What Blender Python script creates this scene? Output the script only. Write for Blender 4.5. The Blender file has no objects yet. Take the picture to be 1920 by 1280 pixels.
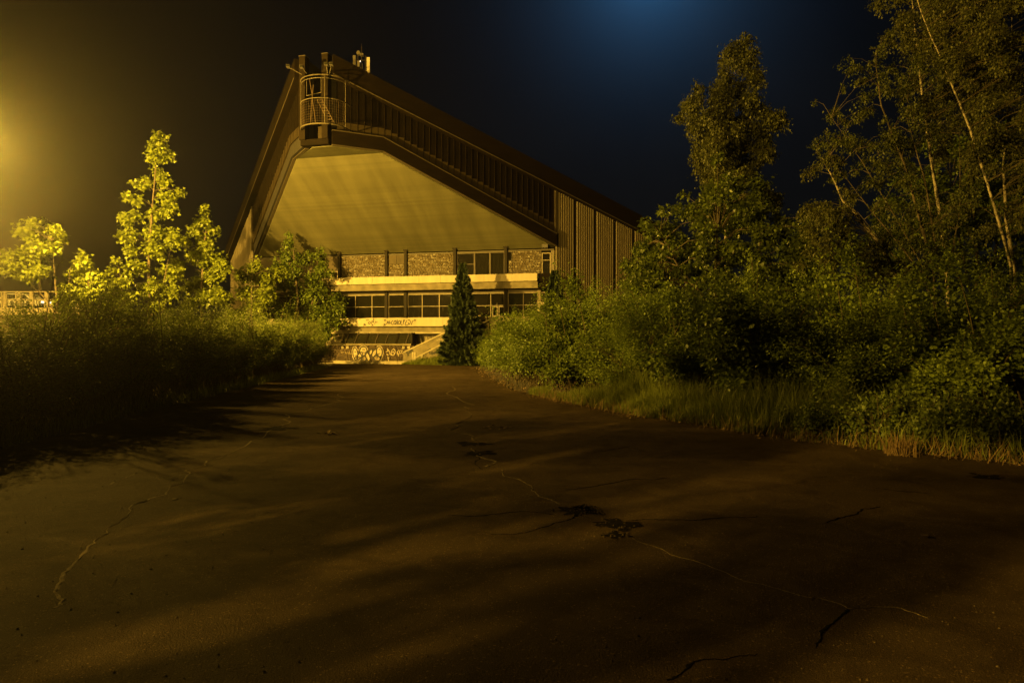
import bpy, math, random
import numpy as np
from mathutils import Vector

random.seed(7)
RNG = np.random.default_rng(11)
C = bpy.context.scene.collection
SC = bpy.context.scene

# ------------------------------------------------------------------ camera
F = 1280.0            # focal length in pixels of the 1920 px wide photograph (24 mm lens)
HOR = 634.0           # row of the horizon
EYE = 1.7
cam_d = bpy.data.cameras.new("camera")
cam_d.sensor_width = 36.0
cam_d.lens = 24.0
cam_d.shift_y = -6.0 / 1920.0
cam_d.clip_start = 0.05
cam_d.clip_end = 2000.0
cam = bpy.data.objects.new("camera", cam_d)
cam.location = (0, 0, EYE)
cam.rotation_euler = (math.radians(90), 0, 0)
C.objects.link(cam)
SC.camera = cam

# ------------------------------------------------------------------ view and render settings
SC.view_settings.view_transform = 'Standard'
SC.view_settings.look = 'None'
SC.view_settings.exposure = 0.0
SC.view_settings.gamma = 1.0
SC.view_settings.use_curve_mapping = False
cy = SC.cycles
cy.max_bounces = 5
cy.diffuse_bounces = 2
cy.glossy_bounces = 2
cy.transmission_bounces = 3
cy.transparent_max_bounces = 8
cy.volume_bounces = 0
cy.sample_clamp_indirect = 3.0
cy.use_denoising = True
cy.use_light_tree = True

# ------------------------------------------------------------------ night sky lit by a moon just above the frame
MOON_AZ = math.atan2(1215 - 960, F)                     # to the right of the view direction
MOON_EL = math.radians(28.6)
moon_dir = Vector((math.sin(MOON_AZ) * math.cos(MOON_EL), math.cos(MOON_AZ) * math.cos(MOON_EL), math.sin(MOON_EL)))
world = bpy.data.worlds.new("World")
SC.world = world
world.use_nodes = True
wn, wl = world.node_tree.nodes, world.node_tree.links
wn.clear()
sky = wn.new("ShaderNodeTexSky")
sky.sky_type = 'NISHITA'
sky.sun_disc = False
sky.sun_elevation = MOON_EL
sky.sun_rotation = MOON_AZ
sky.air_density = 1.0
sky.dust_density = 0.6
bg_sky = wn.new("ShaderNodeBackground")
bg_sky.inputs['Strength'].default_value = 0.00026
tc = wn.new("ShaderNodeTexCoord")
cl_ = wn.new("ShaderNodeTexNoise"); cl_.inputs['Scale'].default_value = 2.6; cl_.inputs['Detail'].default_value = 5; cl_.inputs['Distortion'].default_value = .8
wl.new(tc.outputs['Generated'], cl_.inputs['Vector'])
cr_ = wn.new("ShaderNodeMapRange"); cr_.inputs[1].default_value = .3; cr_.inputs[2].default_value = .7; cr_.inputs[3].default_value = .65; cr_.inputs[4].default_value = 1.35
wl.new(cl_.outputs['Fac'], cr_.inputs[0])
vs_ = wn.new("ShaderNodeVectorMath"); vs_.operation = 'SCALE'
wl.new(sky.outputs['Color'], vs_.inputs[0]); wl.new(cr_.outputs[0], vs_.inputs['Scale'])
wl.new(vs_.outputs[0], bg_sky.inputs['Color'])
dotn = wn.new("ShaderNodeVectorMath"); dotn.operation = 'DOT_PRODUCT'
dotn.inputs[1].default_value = moon_dir
wl.new(tc.outputs['Generated'], dotn.inputs[0])
ac = wn.new("ShaderNodeMath"); ac.operation = 'ARCCOSINE'; ac.use_clamp = False
wl.new(dotn.outputs['Value'], ac.inputs[0])
m1 = wn.new("ShaderNodeMath"); m1.operation = 'MULTIPLY'; m1.inputs[1].default_value = -1.0 / 0.06
wl.new(ac.outputs[0], m1.inputs[0])
ex = wn.new("ShaderNodeMath"); ex.operation = 'EXPONENT'
wl.new(m1.outputs[0], ex.inputs[0])
bg_moon = wn.new("ShaderNodeBackground")
bg_moon.inputs['Color'].default_value = (0.09, 0.43, 1.0, 1)
ms = wn.new("ShaderNodeMath"); ms.operation = 'MULTIPLY'; ms.inputs[1].default_value = 0.27
wl.new(ex.outputs[0], ms.inputs[0])
wl.new(ms.outputs[0], bg_moon.inputs['Strength'])
addw = wn.new("ShaderNodeAddShader")
wl.new(bg_sky.outputs[0], addw.inputs[0]); wl.new(bg_moon.outputs[0], addw.inputs[1])
outw = wn.new("ShaderNodeOutputWorld")
wl.new(addw.outputs[0], outw.inputs['Surface'])

# the moon's own weak light, from the same direction as the sky's sun
moon = bpy.data.lights.new("moonlight", 'SUN')
moon.energy = 0.012
moon.angle = math.radians(0.53)
moon.color = (0.75, 0.87, 1.0)
moon_o = bpy.data.objects.new("moonlight", moon)
moon_o.rotation_euler = Vector(moon_dir).to_track_quat('Z', 'Y').to_euler()
C.objects.link(moon_o)

SODIUM = (1.0, 0.57, 0.065)
LAMP_POWER = 29000.0
HAZE = 0.00048

# ------------------------------------------------------------------ material helpers
def new_mat(name):
    m = bpy.data.materials.new(name); m.use_nodes = True
    nt = m.node_tree
    b = nt.nodes['Principled BSDF']
    return m, nt, b

def mat(name, col, rough=0.7, var=0.25, scale=3.0, spec=0.35, metallic=0.0, bump=0.0, bump_scale=40.0, stretch=None):
    """A plain material with a noise-varied base colour and optional fine relief."""
    m, nt, b = new_mat(name)
    n, l = nt.nodes, nt.links
    tcn = n.new("ShaderNodeTexCoord")
    mp = n.new("ShaderNodeMapping")
    if stretch: mp.inputs['Scale'].default_value = stretch
    l.new(tcn.outputs['Object'], mp.inputs['Vector'])
    ns = n.new("ShaderNodeTexNoise"); ns.inputs['Scale'].default_value = scale; ns.inputs['Detail'].default_value = 6
    l.new(mp.outputs[0], ns.inputs['Vector'])
    cr = n.new("ShaderNodeValToRGB")
    cr.color_ramp.elements[0].position = 0.3; cr.color_ramp.elements[1].position = 0.72
    cr.color_ramp.elements[0].color = tuple(c * (1 - var) for c in col) + (1,)
    cr.color_ramp.elements[1].color = tuple(min(1, c * (1 + var)) for c in col) + (1,)
    l.new(ns.outputs['Fac'], cr.inputs['Fac'])
    l.new(cr.outputs['Color'], b.inputs['Base Color'])
    b.inputs['Roughness'].default_value = rough
    b.inputs['Metallic'].default_value = metallic
    b.inputs['Specular IOR Level'].default_value = spec
    if bump:
        nb = n.new("ShaderNodeTexNoise"); nb.inputs['Scale'].default_value = bump_scale; nb.inputs['Detail'].default_value = 5
        l.new(mp.outputs[0], nb.inputs['Vector'])
        bp = n.new("ShaderNodeBump"); bp.inputs['Strength'].default_value = bump; bp.inputs['Distance'].default_value = 0.02
        l.new(nb.outputs['Fac'], bp.inputs['Height'])
        l.new(bp.outputs[0], b.inputs['Normal'])
    return m

def leaf_mat(name, col, trans=0.35, rough=0.5, var=0.35):
    m, nt, b = new_mat(name)
    n, l = nt.nodes, nt.links
    geo = n.new("ShaderNodeNewGeometry")
    cr = n.new("ShaderNodeValToRGB")
    cr.color_ramp.elements[0].color = (col[0] * (1 - var), col[1] * (1 - var), col[2] * (1 - var), 1)
    cr.color_ramp.elements[1].color = (col[0] * (1 + var * 1.3), col[1] * (1 + var), col[2] * (1 + var * .5), 1)
    l.new(geo.outputs['Random Per Island'], cr.inputs['Fac'])
    l.new(cr.outputs['Color'], b.inputs['Base Color'])
    b.inputs['Roughness'].default_value = rough
    b.inputs['Specular IOR Level'].default_value = 0.4
    tr = n.new("ShaderNodeBsdfTranslucent")
    l.new(cr.outputs['Color'], tr.inputs['Color'])
    mx = n.new("ShaderNodeMixShader"); mx.inputs['Fac'].default_value = trans
    l.new(b.outputs[0], mx.inputs[1]); l.new(tr.outputs[0], mx.inputs[2])
    l.new(mx.outputs[0], n['Material Output'].inputs['Surface'])
    return m

M = {}
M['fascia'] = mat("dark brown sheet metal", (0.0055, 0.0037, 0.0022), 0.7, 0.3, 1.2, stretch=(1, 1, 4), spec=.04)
M['post'] = mat("brown post sheet", (0.011, 0.008, 0.005), 0.7, 0.2, 1.5, spec=.03)
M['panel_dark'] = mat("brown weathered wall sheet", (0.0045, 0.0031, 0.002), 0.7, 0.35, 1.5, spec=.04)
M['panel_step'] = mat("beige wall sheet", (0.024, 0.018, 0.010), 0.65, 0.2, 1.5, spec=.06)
M['rib'] = mat("wall rib metal", (0.009, 0.0065, 0.004), 0.7, 0.2, 2, spec=.03)
M['edge'] = mat("galvanised edge flashing", (0.04, 0.032, 0.02), 0.6, 0.2, 3)
M['corr'] = mat("pale corrugated sheet", (0.115, 0.097, 0.064), 0.6, 0.15, 1.0, stretch=(1, 1, .2), spec=.2)
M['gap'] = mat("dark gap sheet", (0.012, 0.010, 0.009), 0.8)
M['soffit'] = mat("cream painted boards", (0.066, 0.063, 0.033), 0.6, 0.22, .7, stretch=(1.6, .25, .25), spec=.25)  # stretched noise puts streaks of reflected light into the board colour
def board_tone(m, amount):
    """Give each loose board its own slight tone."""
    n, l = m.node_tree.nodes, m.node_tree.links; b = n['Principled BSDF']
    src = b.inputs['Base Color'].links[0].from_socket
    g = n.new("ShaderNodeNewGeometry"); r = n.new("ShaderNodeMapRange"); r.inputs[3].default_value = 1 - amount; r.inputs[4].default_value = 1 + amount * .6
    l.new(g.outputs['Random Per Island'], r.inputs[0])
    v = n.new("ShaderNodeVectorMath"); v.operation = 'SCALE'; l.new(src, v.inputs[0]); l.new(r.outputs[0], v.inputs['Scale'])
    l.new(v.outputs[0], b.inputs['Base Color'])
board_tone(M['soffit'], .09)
M['roof'] = mat("roof felt", (0.03, 0.028, 0.027), 0.9)
M['white'] = mat("dirty white render", (0.33, 0.29, 0.21), 0.75, 0.12, 1.2, stretch=(2.5, 1, .35), bump=.15)
M['concrete'] = mat("stained concrete", (0.14, 0.12, 0.08), 0.85, 0.35, 2.0, bump=.3)
M['concrete_pale'] = mat("pale concrete", (0.26, 0.23, 0.165), 0.85, 0.25, 2.5, bump=.3)
M['column'] = mat("dark painted column", (0.012, 0.009, 0.006), 0.6, 0.2, spec=.1)
M['frame_pale'] = mat("pale window frame", (0.2, 0.17, 0.125), 0.6, 0.3)
M['frame_dark'] = mat("brown window frame", (0.06, 0.047, 0.033), 0.6, 0.2)
M['curtain'] = mat("faded curtain", (0.11, 0.11, 0.06), 0.9, 0.3, 3, stretch=(6, 1, .4))
M['panel_wood'] = mat("brown infill board", (0.05, 0.037, 0.021), 0.7, 0.3, 2)
M['brick'] = mat("glazed relief brick", (0.085, 0.066, 0.038), 0.5, 0.35, 6.0, spec=.4, bump=.35, bump_scale=30)
M['brick_dark'] = mat("basement brick", (0.06, 0.042, 0.027), 0.75, 0.45, 5.0, bump=.35, bump_scale=30)
M['mortar'] = mat("dark mortar", (0.05, 0.042, 0.033), 0.9)
M['interior'] = mat("dim interior", (0.045, 0.034, 0.022), 0.9)
M['paint_light'] = mat("cream spray paint", (0.32, 0.27, 0.19), 0.7, 0.35, 6)
M['paint_dark'] = mat("black spray paint", (0.012, 0.011, 0.011), 0.6, 0.1)
M['paint_mid'] = mat("ochre spray paint", (0.2, 0.155, 0.085), 0.6, 0.35, 8)
M['steel'] = mat("galvanised steel tube", (0.06, 0.05, 0.034), 0.6, 0.3, 6)
M['rust'] = mat("rusty steel", (0.06, 0.04, 0.022), 0.7, 0.4, 6)
M['antenna'] = mat("off-white antenna shell", (0.28, 0.25, 0.2), 0.6, 0.1)
M['bark'] = mat("dark bark", (0.07, 0.055, 0.04), 0.9, 0.35, 12, bump=.6)
M['twig'] = mat("brown twig", (0.065, 0.052, 0.03), 0.9, 0.3, 9)
M['earth'] = mat("bare earth", (0.035, 0.028, 0.018), 0.95, 0.4, 1.4, bump=.8, bump_scale=9)
M['sand'] = mat("sandy crack filling", (0.11, 0.084, 0.048), 0.95, 0.4, 22, bump=.9, bump_scale=60)
M['sand_pale'] = mat("pale crack filling", (0.15, 0.115, 0.066), 0.95, 0.5, 30, bump=.9, bump_scale=60)
M['hole'] = mat("broken black tar", (0.006, 0.005, 0.004), 0.95, 0.4, 20, spec=.02)
M['rubble'] = mat("crumbled asphalt", (0.034, 0.026, 0.017), 0.95, 0.5, 25, bump=.5, spec=.05)
M['gravel'] = mat("loose grit", (0.06, 0.046, 0.03), 0.9, 0.5, 25, spec=.1)
M['litter'] = mat("dry brown leaves", (0.12, 0.08, 0.038), 0.85, 0.5, 14)
M['car'] = mat("white car paint", (0.6, 0.6, 0.58), 0.25, 0.05, spec=.6)
M['tyre'] = mat("tyre rubber", (0.015, 0.015, 0.015), 0.85)
M['lamp_body'] = mat("grey lamp housing", (0.05, 0.045, 0.04), 0.6)

def glass_mat(name, tint, through):
    m, nt, b = new_mat(name)
    n, l = nt.nodes, nt.links
    b.inputs['Base Color'].default_value = tint + (1,)
    b.inputs['Roughness'].default_value = 0.03
    b.inputs['Specular IOR Level'].default_value = 0.7
    nz = n.new("ShaderNodeTexNoise"); nz.inputs['Scale'].default_value = 0.8
    bp = n.new("ShaderNodeBump"); bp.inputs['Strength'].default_value = .06
    l.new(nz.outputs['Fac'], bp.inputs['Height']); l.new(bp.outputs[0], b.inputs['Normal'])
    tr = n.new("ShaderNodeBsdfTransparent")
    mx = n.new("ShaderNodeMixShader"); mx.inputs['Fac'].default_value = through
    l.new(b.outputs[0], mx.inputs[1]); l.new(tr.outputs[0], mx.inputs[2])
    l.new(mx.outputs[0], n['Material Output'].inputs['Surface'])
    return m
M['glass'] = glass_mat("dirty window glass", (0.012, 0.011, 0.008), 0.4)
M['glass_dim'] = glass_mat("dusty skylight glass", (0.018, 0.017, 0.010), 0.12)

def birch_bark():
    m, nt, b = new_mat("birch bark")
    n, l = nt.nodes, nt.links
    tcn = n.new("ShaderNodeTexCoord")
    mp = n.new("ShaderNodeMapping"); mp.inputs['Scale'].default_value = (5, 5, 6)
    l.new(tcn.outputs['Object'], mp.inputs['Vector'])
    ns = n.new("ShaderNodeTexNoise"); ns.inputs['Scale'].default_value = 1.1; ns.inputs['Detail'].default_value = 4
    l.new(mp.outputs[0], ns.inputs['Vector'])
    cr = n.new("ShaderNodeValToRGB")
    cr.color_ramp.elements[0].position = .43; cr.color_ramp.elements[0].color = (0.035, 0.03, 0.025, 1)
    cr.color_ramp.elements[1].position = .5; cr.color_ramp.elements[1].color = (0.25, 0.215, 0.155, 1)
    l.new(ns.outputs['Fac'], cr.inputs['Fac']); l.new(cr.outputs[0], b.inputs['Base Color'])
    b.inputs['Roughness'].default_value = .7
    return m
M['birch'] = birch_bark()

M['leaf_maple'] = leaf_mat("maple leaf", (0.135, 0.175, 0.02), 0.4, 0.5, 0.3)
M['leaf_linden'] = leaf_mat("broad dark green leaf", (0.085, 0.125, 0.018), 0.35, 0.5, 0.3)
M['leaf_round'] = leaf_mat("glossy oval leaf", (0.065, 0.092, 0.016), 0.35, 0.4, 0.4)
M['leaf_shrub'] = leaf_mat("small shrub leaf", (0.115, 0.165, 0.02), 0.25, 0.6, 0.28)
M['leaf_hedge'] = leaf_mat("fine hedge leaf", (0.095, 0.13, 0.018), 0.3, 0.7, 0.4)
M['leaf_birch'] = leaf_mat("birch leaf", (0.05, 0.058, 0.014), 0.3, 0.55, 0.35)
M['leaf_bush'] = leaf_mat("willow leaf", (0.048, 0.062, 0.013), 0.3, 0.55, 0.4)
M['needle'] = leaf_mat("spruce needles", (0.03, 0.048, 0.02), 0.1, 0.6, 0.4)
M['leaf_weed'] = leaf_mat("weed leaf", (0.09, 0.13, 0.03), 0.3, 0.5, 0.35)
M['grass'] = leaf_mat("tall grass blade", (0.12, 0.155, 0.022), 0.35, 0.55, 0.4)

def asphalt():
    m, nt, b = new_mat("old asphalt")
    n, l = nt.nodes, nt.links
    tcn = n.new("ShaderNodeTexCoord")
    def noise(scale, detail, rough=.5, dist=0):
        x = n.new("ShaderNodeTexNoise"); x.inputs['Scale'].default_value = scale; x.inputs['Detail'].default_value = detail
        x.inputs['Roughness'].default_value = rough; x.inputs['Distortion'].default_value = dist
        l.new(tcn.outputs['Object'], x.inputs['Vector']); return x
    def ramp(src, p0, c0, p1, c1):
        r = n.new("ShaderNodeValToRGB"); r.color_ramp.elements[0].position = p0; r.color_ramp.elements[1].position = p1
        r.color_ramp.elements[0].color = c0 + (1,); r.color_ramp.elements[1].color = c1 + (1,); l.new(src, r.inputs['Fac']); return r
    def mult(a, c):
        x = n.new("ShaderNodeMix"); x.data_type = 'RGBA'; x.blend_type = 'MULTIPLY'; x.inputs['Factor'].default_value = 1
        l.new(a, x.inputs[6]); l.new(c, x.inputs[7]); return x.outputs[2]
    base = ramp(noise(.42, 8, .62, .6).outputs['Fac'], .32, (0.036, 0.027, 0.0175), .70, (0.060, 0.0445, 0.028))
    stain = ramp(noise(1.7, 6, .6, 1.2).outputs['Fac'], .38, (.70, .68, .66), .54, (1, 1, 1))
    grit = ramp(noise(150, 4, .75).outputs['Fac'], .34, (.25, .25, .25), .66, (1.9, 1.82, 1.7))
    vo = n.new("ShaderNodeTexVoronoi"); vo.inputs['Scale'].default_value = 95; l.new(tcn.outputs['Object'], vo.inputs['Vector'])
    hs = n.new("ShaderNodeSeparateColor"); l.new(vo.outputs['Color'], hs.inputs[0])
    stone = ramp(hs.outputs[0], .93, (.95, .95, .95), 1.0, (2.4, 2.3, 2.1))
    l.new(mult(mult(mult(base.outputs[0], stain.outputs[0]), grit.outputs[0]), stone.outputs[0]), b.inputs['Base Color'])
    b.inputs['Roughness'].default_value = .82
    b.inputs['Specular IOR Level'].default_value = .04
    h1 = n.new("ShaderNodeMath"); h1.operation = 'MULTIPLY_ADD'; h1.inputs[1].default_value = -.45
    l.new(vo.outputs['Distance'], h1.inputs[0]); l.new(noise(55, 9, .78).outputs['Fac'], h1.inputs[2])
    bp = n.new("ShaderNodeBump"); bp.inputs['Strength'].default_value = 1.0; bp.inputs['Distance'].default_value = .016
    l.new(h1.outputs[0], bp.inputs['Height'])
    bp2 = n.new("ShaderNodeBump"); bp2.inputs['Strength'].default_value = .55; bp2.inputs['Distance'].default_value = .07
    l.new(noise(1.1, 4).outputs['Fac'], bp2.inputs['Height']); l.new(bp.outputs[0], bp2.inputs['Normal'])
    l.new(bp2.outputs[0], b.inputs['Normal'])
    return m
M['asphalt'] = asphalt()

def emit_mat(name, col, strength):
    m, nt, b = new_mat(name)
    b.inputs['Base Color'].default_value = col + (1,)
    b.inputs['Emission Color'].default_value = col + (1,)
    b.inputs['Emission Strength'].default_value = strength
    return m
M['lens'] = emit_mat("sodium lamp lens", (1.0, .6, .15), 30.0)
M['headlight'] = emit_mat("headlight", (1.0, .8, .5), 3.0)
M['taillight'] = emit_mat("tail light", (1.0, .08, .05), 3.0)
M['red_light'] = emit_mat("small white beacon", (1.0, .9, .8), 1.2)

# ------------------------------------------------------------------ mesh helpers
class MB:
    def __init__(self): self.v, self.f = [], []
    def add(self, vs, fs):
        o = len(self.v); self.v += [tuple(p) for p in vs]; self.f += [tuple(i + o for i in f) for f in fs]
    def box(self, x0, x1, y0, y1, z0, z1):
        self.add([(x0, y0, z0), (x1, y0, z0), (x1, y1, z0), (x0, y1, z0), (x0, y0, z1), (x1, y0, z1), (x1, y1, z1), (x0, y1, z1)],
                 [(0, 3, 2, 1), (4, 5, 6, 7), (0, 1, 5, 4), (1, 2, 6, 5), (2, 3, 7, 6), (3, 0, 4, 7)])
    def slab(self, bottom, top):
        """Two equal rings of points joined into a closed solid."""
        n = len(bottom)
        self.add(list(bottom) + list(top), [tuple(range(n))[::-1], tuple(range(n, 2 * n))] + [(i, (i + 1) % n, n + (i + 1) % n, n + i) for i in range(n)])
    def bar(self, p, q, w, h=None):
        h = h or w
        p, q = Vector(p), Vector(q); d = (q - p).normalized()
        up = Vector((0, 0, 1)) if abs(d.z) < .95 else Vector((0, 1, 0))
        a = d.cross(up).normalized(); b = a.cross(d)
        r = [a * w / 2 + b * h / 2, -a * w / 2 + b * h / 2, -a * w / 2 - b * h / 2, a * w / 2 - b * h / 2]
        self.slab([p + k for k in r], [q + k for k in r])
    def tube(self, path, rad, n=6):
        path = [Vector(p) for p in path]
        if not hasattr(rad, '__len__'): rad = [rad] * len(path)
        o = len(self.v)
        for i, p in enumerate(path):
            d = (path[min(i + 1, len(path) - 1)] - path[max(i - 1, 0)]).normalized()
            ref = Vector((1, 0, 0)) if abs(d.x) < .8 else Vector((0, 1, 0))
            a = d.cross(ref).normalized(); b = d.cross(a)
            for k in range(n):
                t = 2 * math.pi * k / n
                self.v.append(tuple(p + (a * math.cos(t) + b * math.sin(t)) * rad[i]))
        for i in range(len(path) - 1):
            for k in range(n):
                self.f.append((o + i * n + k, o + i * n + (k + 1) % n, o + (i + 1) * n + (k + 1) % n, o + (i + 1) * n + k))
        self.f.append(tuple(o + k for k in range(n))[::-1]); self.f.append(tuple(o + (len(path) - 1) * n + k for k in range(n)))
    def mesh(self, name, m):
        me = bpy.data.meshes.new(name); me.from_pydata(self.v, [], self.f); me.materials.append(m); me.validate(); me.update()
        return me
    def build(self, name, m, parent=None, smooth=False):
        me = self.mesh(name, m)
        if smooth: me.polygons.foreach_set('use_smooth', [True] * len(me.polygons))
        return link(name, me, parent)

def link(name, me, parent=None):
    o = bpy.data.objects.new(name, me); C.objects.link(o)
    if parent: o.parent = parent
    return o

def tag(o, label=None, cat=None, group=None, kind=None):
    if label: o['label'] = label
    if cat: o['category'] = cat
    if group: o['group'] = group
    if kind: o['kind'] = kind
    return o

def empty(name, loc, rz=0.0, label=None, cat=None, group=None):
    o = bpy.data.objects.new(name, None); o.empty_display_size = .3
    o.location = loc; o.rotation_euler = (0, 0, rz); C.objects.link(o)
    return tag(o, label, cat, group)

def quick_box(name, m, parent, x0, x1, y0, y1, z0, z1):
    b = MB(); b.box(x0, x1, y0, y1, z0, z1); return b.build(name, m, parent)

def np_mesh(name, verts, faces_by_k, m):
    """verts (n,3); faces_by_k a list of (nf,k) index arrays."""
    me = bpy.data.meshes.new(name)
    me.vertices.add(len(verts)); me.vertices.foreach_set('co', np.ascontiguousarray(verts, dtype=np.float32).ravel())
    idx = np.concatenate([f.ravel() for f in faces_by_k]).astype(np.int32)
    tot = np.concatenate([np.full(len(f), f.shape[1]) for f in faces_by_k]).astype(np.int32)
    start = np.concatenate([[0], np.cumsum(tot)[:-1]]).astype(np.int32)
    me.loops.add(len(idx)); me.loops.foreach_set('vertex_index', idx)
    me.polygons.add(len(tot)); me.polygons.foreach_set('loop_start', start); me.polygons.foreach_set('loop_total', tot)
    me.materials.append(m); me.update(calc_edges=True); me.validate()
    return me

# ------------------------------------------------------------------ leaves
RHOMB = (np.array([(0, 0, 0), (.45, .32, .06), (1, 0, -.05), (.45, -.32, .06)]), [[0, 1, 2], [0, 2, 3]])
OVAL = (np.array([(0, 0, 0), (.25, .3, .05), (.65, .33, .04), (1, 0, -.1), (.65, -.33, .04), (.25, -.3, .05)]), [[0, 1, 2, 3], [0, 3, 4, 5]])
NEEDLE = (np.array([(0, -.10, 0), (0, .10, 0), (1, .0, -.05), (.5, 0, .16)]), [[0, 1, 2], [0, 2, 3]])
_half = [(0.05, .08), (-.08, .34), (.16, .30), (.30, .54), (.44, .50), (.50, .20), (.72, .22)]
_mp = [(0, 0, 0)] + [(x, y, -.10 * y) for x, y in _half] + [(1, 0, -.14)] + [(x, -y, -.10 * y) for x, y in _half[::-1]]
MAPLE = (np.array(_mp), [list(range(0, 9)), [0] + list(range(8, 16))])

def unit(a): return a / np.maximum(np.linalg.norm(a, axis=-1, keepdims=True), 1e-6)

def leaf_mesh(name, P, D, N, L, shape, m):
    """One mesh of leaves: base points P, pointing along D, facing N, length L."""
    T, faces = shape
    D = unit(D); S = unit(np.cross(N, D)); N2 = np.cross(D, S)
    V = P[:, None, :] + L[:, None, None] * (T[None, :, 0:1] * D[:, None, :] + T[None, :, 1:2] * S[:, None, :] + T[None, :, 2:3] * N2[:, None, :])
    n, k = len(P), len(T)
    off = (np.arange(n) * k)[:, None]
    return np_mesh(name, V.reshape(-1, 3), [np.array(f)[None, :] + off for f in faces], m)

def rand_dir(n):
    return unit(RNG.normal(size=(n, 3)))

# ------------------------------------------------------------------ pixel to place (done once, on real planes and distances)
def ray(px, py): return np.array(((px - 960) / F, 1.0, (HOR - py) / F))
def at(px, py, Y): r = ray(px, py) * Y; return np.array((r[0], r[1], r[2] + EYE))
def ground(px, py):
    r = ray(px, py); t = -EYE / r[2]; return np.array((r[0] * t, t, 0.0))

# ------------------------------------------------------------------ the hall's own frame: x along the front, y inwards, z up
PR = np.array((2.875, 46.0)); PL = np.array((-0.4244 * 46, 1.12 * 46))
HM = (PR + PL) / 2
HU = (PR - PL) / np.linalg.norm(PR - PL)
HN = np.array((HU[1], -HU[0]))                   # outwards, towards the path
HALF = np.linalg.norm(PR - PL) / 2
HROT = math.atan2(HU[1], HU[0])
def fac(px, py, d=0.0):
    """Pixel to (s, z) on the plane d metres in front of the hall's front wall."""
    r = ray(px, py); t = (HM @ HN + d) / (r[:2] @ HN)
    p = r[:2] * t
    return ((p - HM) @ HU, EYE + r[2] * t)
def fs(px, d=0.0): return fac(px, 600, d)[0]
def fz(py, d=0.0, px=820): return fac(px, py, d)[1]

hall = empty("sports_hall", (HM[0], HM[1], 0), HROT,
             "big derelict hall with a dark pointed gable over a cream soffit and two glazed storeys", "hall")

# ---- wings
KP = 9.9
WSTART = {1: fs(621, 9.9), -1: -fs(568, 9.9)}     # where each wing starts beside the prow
WLEN = math.hypot(HALF - .8, KP)
def W(side, w, off, z):
    """A point on a wing: w metres from the prow, off metres outwards."""
    b = WSTART[side]; l = math.hypot(HALF - b, KP); ds, dy = (HALF - b) / l, KP / l
    k = w * l / WLEN
    return (side * (b + ds * k + dy * off), -KP + dy * k - ds * off, z)
ZT0, ZT_SLOPE = 17.72, -4.98 / WLEN
def ztop(w): return ZT0 + ZT_SLOPE * w
FH = 1.05
W1 = .2 * WLEN
ZB0, ZB1 = 12.72, 7.9
BH = .78
def zbeam(w): return ZB0 if w <= W1 else ZB0 + (ZB1 - ZB0) * (w - W1) / (WLEN - W1)
WEND = WLEN * 1.66

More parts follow.
